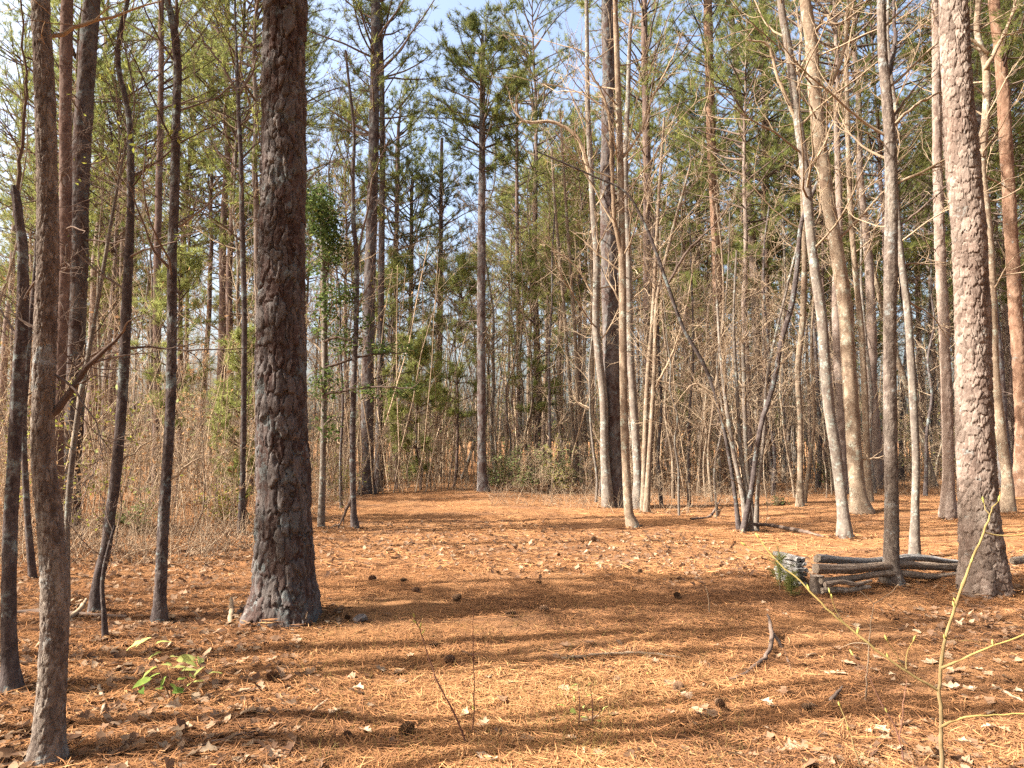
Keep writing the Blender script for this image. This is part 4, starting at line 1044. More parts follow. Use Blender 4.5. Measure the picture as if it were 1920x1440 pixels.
# far wood that closes the view: trunks, twigs and needles as one mass
rng = np.random.default_rng(650)
n = 560
u = rng.uniform(-0.95, 0.95, n); d = rng.uniform(44, 85, n); x = u * d; h = rng.uniform(5, 15, n) * np.interp(u, [-0.55, -0.45, -0.12, -0.02], [1, 0.5, 0.5, 1])
st = grow(np.stack([x, d, np.zeros(n) - 0.2], 1), np.tile([0, 0, 1.0], (n, 1)), h, 6, 0.03, 0.03, rng)
bf = Buf()
v, f = tubes(st, rng.uniform(0.03, 0.10, n)[:, None] * np.linspace(1, 0.3, 7)[None], 4); bf.add(v, f, np.repeat(rng.random(n), 28))
s = rng.uniform(0.06, 1, (n, 16)); sp, sd_ = along(st, s)
S0 = sp.reshape(-1, 3); b2 = grow(S0, norm(rng.normal(size=S0.shape) * np.array([1, 1, 0.4]) + [0, 0, 0.3]), rng.uniform(0.6, 2.0, len(S0)), 2, 0.2, 0.05, rng)
v, f = tubes(b2, np.full((len(b2), 1), 0.016) * np.linspace(1, 0.4, 3)[None], 3); bf.add(v, f, np.repeat(rng.random(len(b2)), 9))
q, _ = along(b2, rng.uniform(0.3, 1, (len(b2), 4)))
q = q.reshape(-1, 3)
isg = (np.repeat(np.repeat(rng.random(n) < 0.55, 16), 4)) & (q[:, 2] > 1.0)
leaf_cloud(bf, q[isg] + rng.normal(0, 0.15, (isg.sum(), 3)), 0.42, rng, 1, np.clip(rng.normal(0.35, 0.2, isg.sum()), 0, 1), aspect=0.22)
o = link('distant_woods', bf.mesh('distant_woods', [M['twig_brush'], M['needle']]))
tag(o, 'distant woods filling the gaps low behind the thicket', 'woods', None, 'stuff')

# leafy green shrubs at the end of the path
def leafy_shrub(px, py, rx, ry, n, label, seed, mat='shrub', size=0.09):
    rng = np.random.default_rng(seed)
    base = on_ground(px, py); d = base[1]; k = d / F_PX
    root = empty('leafy_shrub', base, label, 'shrub', 'leafy green shrubs along the thicket edge')
    nb = 14; H = 2 * ry * k
    az = rng.random(nb) * 6.283
    D0 = np.stack([np.cos(az) * 0.7 * rx / ry, np.sin(az) * 0.7, np.ones(nb)], 1)
    bf = limb_network(np.zeros((nb, 3)), D0, H * rng.uniform(0.5, 1.1, nb), np.full(nb, 0.009), rng, 6, 3, 0.2, 0.02, 0, 0.004)
    V_ = np.concatenate(bf.V)
    link('stem', bf.mesh('stem', M['twig_tan']), root)
    P = V_[rng.integers(0, len(V_), n)]; P = P[P[:, 2] > H * 0.15] + rng.normal(0, 0.03, (int((P[:, 2] > H * 0.15).sum()), 3))
    b2 = Buf(); leaf_cloud(b2, P, size, rng, 0, flat=0.55, aspect=0.6)
    link('foliage', b2.mesh('foliage', M[mat]), root)
leafy_shrub(1000, 924, 70, 48, 1500, 'pale green leafy shrub right of the central pine', 701)
leafy_shrub(1050, 922, 46, 34, 800, 'low green leafy shrub beside the three pale dead saplings', 702)
leafy_shrub(940, 920, 36, 36, 700, 'small leafy shrub at the foot of the central pine', 703)
leafy_shrub(765, 916, 30, 40, 700, 'grey-green leafy shrub left of the young pines', 704)
leafy_shrub(635, 930, 28, 46, 420, 'yellow-green leafy shrub behind the forked-foot sapling', 705, 'spring', 0.08)
leafy_shrub(415, 985, 34, 38, 360, 'yellow-green leafy shrub left of the big pine', 706, 'spring', 0.07)
leafy_shrub(255, 1000, 40, 34, 260, 'low green leafy shrub behind the crooked dark tree', 707)
leafy_shrub(1458, 948, 22, 10, 130, 'tiny green leafy shrub on the sunny floor left of the slim trunk', 708, 'shrub', 0.07)
leafy_shrub(1550, 915, 26, 30, 260, 'dark green leafy shrub behind the blue-grey trunk', 709, 'holly', 0.08)

# look-alikes in one spot are told apart by their order from left to right
def tell_apart():
    by = {}
    for o in COL.objects:
        if o.get('group') in ('background pines', 'bare saplings in the thicket', 'twiggy shrubs along the thicket edge'):
            by.setdefault(o['label'], []).append(o)
    NTH = ['first', 'second', 'third', 'fourth', 'fifth', 'sixth', 'seventh', 'eighth', 'ninth', 'tenth']
    NUM = ['', 'one', 'two', 'three', 'four', 'five', 'six', 'seven', 'eight', 'nine', 'ten']
    for lab, os_ in by.items():
        if 1 < len(os_) <= 10:
            os_.sort(key=lambda o: o.location[0] / o.location[1])
            for k, o in enumerate(os_):
                o['label'] = '%s, %s of %s' % (lab, NTH[k], NUM[len(os_)])
tell_apart()

# ------------------------------------------------------------------ pine straw, leaves and cones on the floor
rng = np.random.default_rng(801)
def floor_points(n, dmin, dmax, umax, power=1.0):
    # density falls with distance so the near floor is the richest
    d = dmin + (dmax - dmin) * rng.random(n) ** power
    u = rng.uniform(-umax, umax, n)
    x = u * d
    return x, d
def straw(n, dmin, dmax, width, length, power):
    x, d = floor_points(int(n * 1.5), dmin, dmax, 0.76, power)
    kp = fbm(np.stack([x * 1.6, d * 1.6, 0 * x], 1) + 8.0, 2) > 0.10 + 0.50 * rng.random(len(x))
    x = x[kp][:n]; d = d[kp][:n]; n = len(x)
    # needles lie in drifts that share a heading
    p = np.stack([x * 0.9, d * 0.9, 0 * x], 1)
    a = (vnoise(p + 2.2) * 2.2 + rng.normal(0, 0.9, n)) * math.pi
    L = length * rng.uniform(0.55, 1.15, n)
    dx, dy = np.cos(a) * L / 2, np.sin(a) * L / 2
    b_ = rng.normal(0, 0.12, n) * L
    mx, my = x - np.sin(a) * b_, d + np.cos(a) * b_
    lift = np.abs(rng.normal(0, 0.010, n)) + 0.003
    def zz(X, Y, e): return ground_z(X, Y) + e
    A = np.stack([x - dx, d - dy, zz(x - dx, d - dy, lift * rng.uniform(0, 2.2, n))], 1)
    Mi = np.stack([mx, my, zz(mx, my, lift + 0.004)], 1)
    C = np.stack([x + dx, d + dy, zz(x + dx, d + dy, lift * rng.uniform(0, 2.2, n))], 1)
    W = np.stack([-np.sin(a), np.cos(a), rng.normal(0, 0.35, n)], 1) * (width * rng.uniform(0.6, 1.3, n))[:, None] * 0.5
    V = np.stack([A - W * 0.5, A + W * 0.5, Mi - W, Mi + W, C], 1)
    I = np.arange(n)[:, None] * 5
    q = I + np.array([[0, 1, 3, 2]]); t = I + np.array([[2, 3, 4]])
    patch = fbm(np.stack([x * 0.8, d * 0.8, 0 * x], 1) + 4.0, 3)
    lane = np.exp(-((x - np.interp(d, [3, 8, 14, 20], [0.3, 0.1, -0.7, -1.8])) / (1.3 + 0.03 * d)) ** 2)      # the trodden lane is cleaner and more orange
    tint = np.clip(0.37 + 0.10 * lane + (patch - 0.5) * 0.75 + rng.normal(0, 0.19, n), 0, 0.97)
    bf = Buf(); bf.add(V, q, np.repeat(tint, 5)); bf.F[3].append(t); bf.M[3].append(np.zeros(n, np.int32))
    return bf
o = link('pine_straw', straw(105000, 2.6, 8.5, 0.0044, 0.19, 1.15).mesh('pine_straw', M['straw']))
tag(o, 'loose orange pine needles covering the near forest floor', 'pine straw', None, 'stuff')
o = link('pine_straw', straw(45000, 8.5, 24.0, 0.0095, 0.26, 1.2).mesh('pine_straw', M['straw']))
tag(o, 'orange pine needles covering the floor further along the path', 'pine straw', None, 'stuff')

def leaf_verts(rng, s, n_=10):
    """a lobed, curled dry leaf about s long -> V, F"""
    n = n_
    t = np.linspace(0, 1, n)
    w = np.sin(np.pi * t ** 0.8) * 0.30 * (1 + 0.45 * np.sin(t * 19 + rng.random() * 6)) + 0.01
    curl = rng.uniform(0.1, 0.45); cup = rng.uniform(0.1, 0.6); bend = rng.normal(0, 0.12)
    ctr = np.stack([t - 0.5, bend * np.sin(t * 3), curl * (t - 0.5) ** 2 * rng.choice([1, 1, -0.5])], 1)
    l = ctr + np.stack([0 * w, w, cup * w + rng.normal(0, 0.02, n)], 1); r = ctr + np.stack([0 * w, -w, cup * w + rng.normal(0, 0.02, n)], 1)
    V = np.concatenate([ctr, l, r]) * s
    i = np.arange(n - 1)
    Fq = np.concatenate([np.stack([i, i + 1, n + i + 1, n + i], 1), np.stack([i, 2 * n + i, 2 * n + i + 1, i + 1], 1)])
    V[:, 2] -= V[:, 2].min()
    return V, Fq
# the litter nobody could count
def litter(n, dmin, dmax, size, seed, power=1.2):
    rng2 = np.random.default_rng(seed)
    d = dmin + (dmax - dmin) * rng2.random(n * 3) ** power; u = rng2.uniform(-0.78, 0.78, n * 3); x = u * d
    dens = vnoise(np.stack([x * 0.45, d * 0.45, 0 * x], 1) + 6.0)
    dens = dens + 0.35 * (u < -0.28) + 0.22 * ((u > 0.2) & (d < 7)) - 0.04 * ((np.abs(u) < 0.2) & (d > 5))
    k = np.where(dens > 0.45 + 0.35 * rng2.random(n * 3))[0][:n]
    x = x[k]; d = d[k]; n = len(k)
    a = rng2.random(n) * 6.283; s = size * rng2.uniform(0.5, 1.2, n)
    kinds = [leaf_verts(rng2, 1.0, 6) for _ in range(14)]
    kk = rng2.integers(0, 14, n); bf = Buf()
    for j in range(14):
        m = kk == j; c = int(m.sum())
        if not c: continue
        V0, F0 = kinds[j]
        V0 = V0[::1]
        ca, sa = np.cos(a[m]), np.sin(a[m]); sc = s[m]
        tx, ty = rng2.normal(0, 0.35, c), rng2.normal(0, 0.35, c)
        X = (V0[None, :, 0] * ca[:, None] - V0[None, :, 1] * sa[:, None]) * sc[:, None]
        Y = (V0[None, :, 0] * sa[:, None] + V0[None, :, 1] * ca[:, None]) * sc[:, None]
        Z = V0[None, :, 2] * sc[:, None] + X * tx[:, None] + Y * ty[:, None]
        Z = Z - Z.min(1, keepdims=True) * 0.85
        W = np.stack([X + x[m][:, None], Y + d[m][:, None], Z + ground_z(x[m], d[m])[:, None] + 0.004], -1)
        nv = V0.shape[0]
        Fa = (F0[None] + (np.arange(c) * nv)[:, None, None]).reshape(-1, 4)
        bf.add(W.reshape(-1, 3), Fa, np.repeat(np.clip(np.where(rng2.random(c) < 0.45, rng2.beta(1.2, 5, c), rng2.beta(2.5, 1.6, c)), 0, 1), nv))
    return bf
o = link('leaf_litter', litter(9500, 2.8, 15.0, 0.072, 811).mesh('leaf_litter', M['dry_leaf']))
tag(o, 'brown dry leaf litter scattered over the pine straw', 'leaf litter', None, 'stuff')

# the nearest fallen leaves, one by one
rng = np.random.default_rng(821)
LEAF_ME = []
for k in range(12):
    V_, F_ = leaf_verts(rng, 0.086); bf = Buf(); bf.add(V_, F_, [0.35, 0.55, 0.7, 0.8, 0.9, 1.0][k % 6] + rng.normal(0, 0.04, len(V_)))
    LEAF_ME.append(bf.mesh('fallen_leaf', M['dry_leaf']))
ZONES = [((0, 1180, 470, 1440), 52, 'around the green seedling'), ((480, 1220, 1000, 1440), 34, 'around the two thin sprouts'),
         ((1000, 1180, 1400, 1440), 40, 'right of the two thin sprouts'), ((1400, 1130, 1920, 1440), 72, 'under the budding sapling'), ((120, 1040, 460, 1180), 34, 'in shade left of big pine')]
TINTS = ['dark brown', 'brown', 'tan', 'light tan', 'pale', 'palest']
NTH = ['first', 'second', 'third', 'fourth', 'fifth', 'sixth', 'seventh', 'eighth', 'ninth', 'tenth', 'eleventh', 'twelfth', 'thirteenth', 'fourteenth', 'fifteenth', 'sixteenth', 'seventeenth', 'eighteenth', 'nineteenth', 'twentieth']
for (x0, y0, x1, y1), n, where_ in ZONES:
    made = {}
    for k in range(n):
        p = on_ground(rng.uniform(x0, x1), y0 + (y1 - y0) * rng.random() ** 0.8)
        j = int(rng.integers(12))
        o = link('fallen_leaf', LEAF_ME[j], None, (p[0], p[1], p[2] + 0.012))
        o.rotation_euler = (rng.normal(0, 0.3), rng.normal(0, 0.3), rng.random() * 6.28); s = rng.uniform(0.6, 1.25); o.scale = (s, s, s)
        made.setdefault(j % 6, []).append(o)
    for j, os_ in made.items():
        os_.sort(key=lambda o: o.location[0] / o.location[1])
        for k, o in enumerate(os_):
            tag(o, '%s fallen leaf %s, %s of its colour from left' % (TINTS[j], where_, NTH[min(k, 19)]), 'leaf', 'fallen leaves ' + where_)

# pine cones
def cone_mesh(seed, open_=1.0):
    rng = np.random.default_rng(seed); bf = Buf()
    n = 70; L = 0.085; R = 0.012
    i = np.arange(n); t = i / (n - 1); ph = i * 2.39996
    prof = np.sin(np.pi * np.clip(0.12 + 0.86 * t, 0, 1)) ** 0.7
    r0 = R * prof * 0.6; x = (t - 0.5) * L
    er = np.stack([0 * ph, np.cos(ph), np.sin(ph)], 1); et = np.stack([0 * ph, -np.sin(ph), np.cos(ph)], 1); ex = np.array([1.0, 0, 0])
    base = er * r0[:, None] + ex * x[:, None]
    ln = (0.027 * prof * open_ + 0.006)[:, None]; w = (0.0072 * prof + 0.0025)[:, None]
    dirv = norm(er * 1.0 + ex * (-0.25 + 0.9 * t)[:, None])
    mid = base + dirv * ln * 0.75; tip = base + dirv * ln + ex * 0.003
    V = np.stack([base - et * w * 0.5, base + et * w * 0.5, mid + et * w, mid - et * w, tip], 1)
    I = i[:, None] * 5
    bf.add(V, I + np.array([[0, 1, 2, 3]]), (rng.uniform(0.0, 0.45, n)[:, None] + np.array([0, 0, 0.35, 0.35, 0.55])[None]).ravel()); bf.F[3].append(I + np.array([[3, 2, 4]])); bf.M[3].append(np.zeros(n, np.int32))
    core = np.stack([x * 1.0, 0 * x, 0 * x], 1)[None, ::8]; v, f = tubes(core, np.maximum(r0, 0.004)[None, ::8], 8); bf.add(v, f, 0.1)
    return bf.mesh('pine_cone', M['cone'], smooth=False)
CONES = [cone_mesh(1, 1.0), cone_mesh(2, 0.75), cone_mesh(3, 1.15)]
def cone(px, py, label, s=1.0, group=None):
    p = on_ground(px, py)
    o = link('pine_cone', CONES[int(px) % 3], None, (p[0], p[1], p[2] + 0.026 * s))
    o.rotation_euler = (px * 0.7, (py % 7) * 0.07 - 0.2, px * 1.3); s *= 0.68 + 0.16 * math.sin(px); o.scale = (s, s, s)
    tag(o, label, 'pine cone', group or 'pine cones on the straw')
for (x, y, lab, s) in (
    (762, 1378, 'dark pine cone nearest the bottom edge, left of the sprouts', 1.15), (843, 1245, 'open pine cone in the sun just left of the thin upright stem', 1.1), (812, 1215, 'small dark cone beside the tip of the leaning sprout', 0.9),
    (1272, 1298, 'open brown pine cone in the sun right of the yellow grass tuft', 1.25), (652, 1387, 'pale weathered cone at the bottom left of the dark cone', 1.1), (512, 1278, 'reddish pine cone on the sunny straw right of the green seedling', 1.2),
    (652, 1165, 'dark pine cone lying in the shade right of the big pine foot', 1.3), (856, 1127, 'black pine cone alone in the middle of the shaded path', 1.35), (780, 1112, 'dark cone, nearest of three together on the path', 1.1),
    (757, 1093, 'dark cone, rightmost back of three together on the path', 1.2), (698, 1090, 'dark cone, left of three together on the path', 1.2), (957, 1157, 'greyish cone in the dark shadow band across the path', 1.2),
    (916, 1030, 'small black cone far along the sunny path', 1.3), (1113, 1015, 'black cone in the sun below the clump of trees', 1.4), (1018, 1000, 'black cone at the upper end of the sunny path', 1.3), (1270, 1123, 'dark cone at the right end of the shadow band', 1.3),
    (1020, 1147, 'small cone beside the greyish one in the shadow band', 1.0), (885, 1015, 'tiny dark cone left along the far path', 1.2), (1010, 1096, 'dark cone in the middle of the far shaded floor', 1.2), (730, 1036, 'dark cone on the left shaded rim of the path', 1.3),
    (1350, 1330, 'dark cone half buried among leaves right of the open brown cone', 1.3), (1513, 1335, 'dark cone in the straw below the budding sapling branch', 1.2), (935, 1078, 'little cone just above the black one on the path', 1.0), (1048, 1045, 'dark cone right of centre on the far shaded floor', 1.2), (1200, 1075, 'small dark cone before the clump of trees', 1.1)):
    cone(x, y, lab, s)

# fallen twigs and sticks
def stick(pts, w, label, mat='twig_tan', name='fallen_twig', lift=0.012, cat='stick'):
    base = on_ground(*pts[0][:2]); P = []
    for q in pts:
        p = on_ground(q[0], q[1]); p[2] += lift + (q[2] if len(q) > 2 else 0)
        P.append([*(p - base), 0.5 * w / F_PX * p[1]])
    P = np.array(P); P[-1, 3] *= 0.5
    dense = smooth_path(P, 0.05)
    dense[:, :3] += np.random.default_rng(int(pts[0][0])).normal(0, 0.003, (len(dense), 3))
    v, f = tubes(dense[None, :, :3], dense[None, :, 3], 6); bf = Buf(); bf.add(v, f, 0.6)
    o = link(name, bf.mesh(name, M[mat]), None, base); return tag(o, label, cat, 'fallen sticks and twigs')
stick([(1050, 1238), (1120, 1232), (1190, 1228), (1275, 1236)], 6, 'long pale twig lying across the straw right of the sprouts')
stick([(1368, 1280), (1405, 1262), (1440, 1235, 0.03), (1448, 1205, 0.06), (1440, 1185, 0.12)], 8, 'crooked grey stick rising from the straw left of the budding sapling', 'twig_dark')
stick([(1442, 1190, 0.05), (1465, 1215), (1485, 1260)], 6, 'short dark stick beside the crooked grey one', 'twig_dark')
stick([(1395, 998, 0.1), (1440, 995, 0.08), (1500, 1000, 0.03), (1545, 1008)], 7, 'dead stick lying behind the log pile', 'twig_dark')
stick([(0, 1158), (60, 1150), (130, 1155), (240, 1160)], 12, 'thin dead log lying behind the left front trunks', 'twig_dark', cat='log')
stick([(122, 1168), (150, 1152, 0.04), (162, 1143, 0.08)], 9, 'broken pale stick leaning on the thin dead log')
stick([(585, 1340), (600, 1328), (614, 1315)], 8, 'short thick stick on the straw right of the seedling', 'twig_tan')
stick([(432, 1170, -0.01), (433, 1160, 0.06), (433, 1150, 0.12)], 10, 'small snapped peg sticking up left of the big pine foot', 'twig_tan')
stick([(95, 1425), (110, 1418), (150, 1405)], 6, 'thin twig at the foot of the nearest left trunk')
stick([(1295, 975), (1330, 970), (1350, 948, 0.1)], 5, 'thin dead stick before the stem cluster', 'twig_dark')
stick([(1555, 1320), (1580, 1300, 0.02)], 9, 'stub of a stick under the budding sapling', 'twig_dark')
stick([(185, 1290), (195, 1325), (190, 1345)], 7, 'pale curved twig beside the green seedling')
stick([(300, 1432), (400, 1395), (480, 1375)], 5, 'long thin twig along the bottom left straw', 'twig_dark')
stick([(1860, 1290), (1900, 1310), (1935, 1322)], 5, 'thin twig on the straw at the lower right edge')

# wispy grass in the middle of the floor
rng = np.random.default_rng(841)
n = 2600
cx = np.concatenate([rng.normal(1090, 60, 700), rng.uniform(560, 1400, n - 700)]); cy = np.concatenate([rng.normal(1330, 38, 700), rng.uniform(1130, 1430, n - 700)])
P = np.array([on_ground(a, c) for a, c in zip(cx[:400], np.clip(cy[:400], 1100, 1470))])
rx = ray(cx, cy); t = -CAM_Z / rx[2]
X = rx[0] * t; Y = rx[1] * t; P = np.stack([X, Y, ground_z(X, Y)], 1)
D = norm(np.column_stack([rng.normal(0, 0.45, n), rng.normal(0, 0.45, n), np.ones(n)]))
g = grow(P, D, rng.uniform(0.03, 0.10, n), 3, 0.2, -0.1, rng)
v, f = tubes(g, np.full((n, 1), 0.0011) * np.linspace(1, 0.3, 4)[None], 3)
bf = Buf(); bf.add(v, f, np.repeat(rng.random(n), 12))
o = link('wispy_grass', bf.mesh('wispy_grass', M['grass'])); tag(o, 'wispy yellow grass blades standing in the straw', 'grass', None, 'stuff')
# dry pale grass and low twigs along the thicket edge
n = 5200
u = rng.uniform(-0.75, 0.75, n); d = thicket_start(u) * rng.uniform(0.78, 1.08, n)
keep = ~((u > -0.21) & (u < -0.03) & (d < 20.0)); u = u[keep]; d = d[keep]; n = len(u)
X = u * d; P = np.stack([X, d, ground_z(X, d)], 1)
D = norm(np.column_stack([rng.normal(0, 0.6, n), rng.normal(0, 0.6, n), np.ones(n)]))
g = grow(P, D, rng.uniform(0.15, 0.65, n), 3, 0.25, -0.05, rng)
v, f = tubes(g, np.full((n, 1), 0.0042) * np.linspace(1, 0.4, 4)[None], 3)
bf = Buf(); bf.add(v, f, np.repeat(rng.random(n), 12))
o = link('dry_grass', bf.mesh('dry_grass', M['twig_brush'])); tag(o, 'dry tan grass and low twigs along the foot of the thicket', 'dry grass', None, 'stuff')

# ------------------------------------------------------------------ seedlings and sprouts
def one_leaf(s, rng, fold=0.25, w=0.42):
    n = 7; t = np.linspace(0, 1, n); wd = np.sin(np.pi * t ** 0.85) * w * 0.5 + 0.004
    ctr = np.stack([t, 0 * t, -0.25 * t ** 2], 1)
    l = ctr + np.stack([0 * t, wd, fold * wd], 1); r = ctr + np.stack([0 * t, -wd, fold * wd], 1)
    V = np.concatenate([ctr, l, r]) * s; i = np.arange(n - 1)
    return V, np.concatenate([np.stack([i, i + 1, n + i + 1, n + i], 1), np.stack([i, 2 * n + i, 2 * n + i + 1, i + 1], 1)])
def leafy_seedling(px, py, leaf_px, label, seed, stems, leafmat='seedling', sz=0.085, name='seedling'):
    rng = np.random.default_rng(seed); base = on_ground(px, py); d = base[1]
    root = empty(name, base, label, 'seedling')
    for (x, y, x2, y2) in stems:
        P = np.array([[*(at_depth(a, c, d + dd)[0] - base), r] for a, c, dd, r in ((x, y, 0, 0.004), ((x + x2) / 2 + 3, (y + y2) / 2 - 4, 0.03, 0.003), (x2, y2, 0.05, 0.0018))])
        P[0, 2] = -0.01
        dn = smooth_path(P, 0.03); v, f = tubes(dn[None, :, :3], dn[None, :, 3], 5); bf = Buf(); bf.add(v, f, 0.5)
        link('stem', bf.mesh('stem', M['stem_brown']), root)
    kinds = []
    for k in range(6):
        V_, F_ = one_leaf(sz * 1.15, rng, rng.uniform(0.05, 0.5), rng.uniform(0.36, 0.55)); V_[:, 2] += sz * rng.normal(0, 0.025, len(V_)); bf = Buf(); bf.add(V_, F_, np.clip(0.15 + 0.16 * k + rng.normal(0, 0.07, len(V_)), 0, 1)); kinds.append(bf.mesh('leaf', M[leafmat]))
    for (x, y, tn) in leaf_px:
        p = at_depth(x, y, d + rng.uniform(-0.08, 0.12))[0] - base
        o = link('leaf', kinds[int(np.clip(tn, 0, 5))], root, p)
        o.rotation_euler = (rng.normal(0, 0.5), rng.normal(0.0, 0.35), rng.random() * 6.28); s = rng.uniform(0.6, 1.2); o.scale = (s, s, s)
rng = np.random.default_rng(5)
L1 = [(x, y, t) for x, y, t in ((268, 1203, 5), (283, 1195, 5), (292, 1206, 4), (303, 1222, 4), (318, 1232, 5), (330, 1238, 5), (345, 1240, 5), (352, 1252, 5), (362, 1236, 5), (375, 1233, 4), (383, 1250, 5), (392, 1262, 4), (340, 1258, 5), (325, 1250, 4), (310, 1245, 4), (300, 1262, 2), (285, 1272, 1), (265, 1290, 0), (278, 1298, 1), (300, 1290, 1), (318, 1282, 1), (332, 1275, 2), (350, 1285, 4), (322, 1300, 0), (355, 1268, 5), (295, 1250, 3), (312, 1268, 1))]
leafy_seedling(322, 1316, L1, 'bright yellow-green leafy seedling on the floor at lower left', 901, [(322, 1316, 268, 1203), (322, 1316, 350, 1245), (322, 1316, 388, 1255), (322, 1316, 275, 1290), (322, 1316, 310, 1240)])
L2 = [(1084, 1283, 5), (1103, 1286, 5), (1076, 1305, 5), (1094, 1328, 5), (1110, 1331, 5), (1130, 1330, 4), (1070, 1330, 3), (1100, 1305, 4), (1120, 1312, 4), (1128, 1352, 4), (1045, 1322, 3), (1088, 1345, 3)]
leafy_seedling(1098, 1366, L2, 'faint yellow seedling in the straw right of the sprouts', 902, [(1085, 1366, 1083, 1280), (1110, 1366, 1106, 1285), (1098, 1366, 1130, 1330)], sz=0.04)
L3 = [(955, 1210, 4), (948, 1206, 4), (962, 1207, 5)]
leafy_seedling(1218, 1265, [(1212, 1262, 3), (1222, 1258, 3), (1216, 1252, 4)], 'tiny green sprig in the straw left of the pale twig end', 903, [(1218, 1268, 1216, 1254)], sz=0.04)
# little pine seedlings beside the log pile
def pine_seedling(px, py, h_px, label, seed):
    rng = np.random.default_rng(seed); base = on_ground(px, py); h = h_px / F_PX * base[1]
    root = empty('pine_seedling', base, label, 'seedling')
    P = np.array([[0, 0, -0.02, 0.006], [0.01, 0, h * 0.5, 0.004], [0, 0.01, h, 0.002]]); dn = smooth_path(P, 0.03)
    v, f = tubes(dn[None, :, :3], dn[None, :, 3], 5); bf = Buf(); bf.add(v, f, 0.4); link('stem', bf.mesh('stem', M['twig_dark']), root)
    nb = 22; z = h * rng.uniform(0.1, 1, nb); az = rng.random(nb) * 6.28; L = h * 0.42 * (1.1 - z / h * 0.7)
    br = grow(np.stack([0 * z, 0 * z, z], 1), np.stack([np.cos(az), np.sin(az), 0.5 + 0 * az], 1), L, 3, 0.1, 0.05, rng)
    b2 = Buf(); v, f = tubes(br, np.full((nb, 4), 0.002), 3); b2.add(v, f, 0.4, 0)
    tp, td = along(br, rng.uniform(0.2, 1, (nb, 6))); needle_tufts(b2, tp.reshape(-1, 3), td.reshape(-1, 3), 9, 0.06, 0.0035, rng, 1, 0.35)
    link('foliage', b2.mesh('foliage', [M['twig_dark'], M['needle_light']]), root)
pine_seedling(1462, 1108, 78, 'small green pine seedling left of the grey board ends', 911)
pine_seedling(1483, 1118, 40, 'dark green pine seedling at the foot of the log pile', 912)

def budding(pts_list, base_px, label, mat, bud_px, seed, name='budding_sapling', d_over=None, cat='sapling'):
    rng = np.random.default_rng(seed); base = on_ground(*base_px); d = base[1]
    root = empty(name, base, label, cat)
    first = True; lines = []; owners = []
    for pts, w, dd in pts_list:
        P = []
        for k, (x, y) in enumerate(pts):
            f = k / (len(pts) - 1); p, t = at_depth(x, y, d + (dd[0] + (dd[1] - dd[0]) * f)); P.append([*(p - base), max(0.0012, 0.29 * w / F_PX * t * (1 - 0.62 * f))])
        P = np.array(P)
        if first: P[0, 2] = min(P[0, 2], -0.02)
        else:
            al = np.vstack(lines); P[0, :3] = al[np.argmin(np.linalg.norm(al - P[0, :3], axis=1))]
        dn = smooth_path(P, 0.035); dn[1:-1, :3] += rng.normal(0, 0.0018, (len(dn) - 2, 3))
        lines.append(dn[:, :3].copy())
        v, f = tubes(dn[None, :, :3], dn[None, :, 3] * (1 + 0.22 * np.random.default_rng(len(dn)).normal(size=len(dn)) * (np.arange(len(dn)) % 3 == 0))[None], 7); bf = Buf(); bf.add(v, f, np.repeat(np.linspace(0.1 if first else 0.35, 0.55 if first else 1.0, len(dn)), 7))
        owners.append(link('stem' if first else 'branch', bf.mesh('stem' if first else 'branch', M[mat]), root)); first = False
    # buds
    t_ = np.linspace(0, 1, 7)
    bp = np.stack([0 * t_, 0 * t_, t_ * 0.034], 1)[None]; v, f = tubes(bp, (np.sin(np.pi * np.clip(t_ * 0.95 + 0.03, 0, 1)) * 0.0045 + 0.0004)[None], 6)
    bf = Buf(); bf.add(v, f, 0.7); bm = bf.mesh('bud', M['bud'])
    for (x, y, dd, tilt) in bud_px:
        p = at_depth(x, y, d + dd)[0] - base
        k_ = int(np.argmin([np.min(np.linalg.norm(ln_ - p, axis=1)) for ln_ in lines])); p = lines[k_][np.argmin(np.linalg.norm(lines[k_] - p, axis=1))]
        o = link('bud', bm, owners[k_], p); o.rotation_euler = (rng.normal(0, 0.2), tilt, 0); s = rng.uniform(0.7, 1.1); o.scale = (s, s, s)
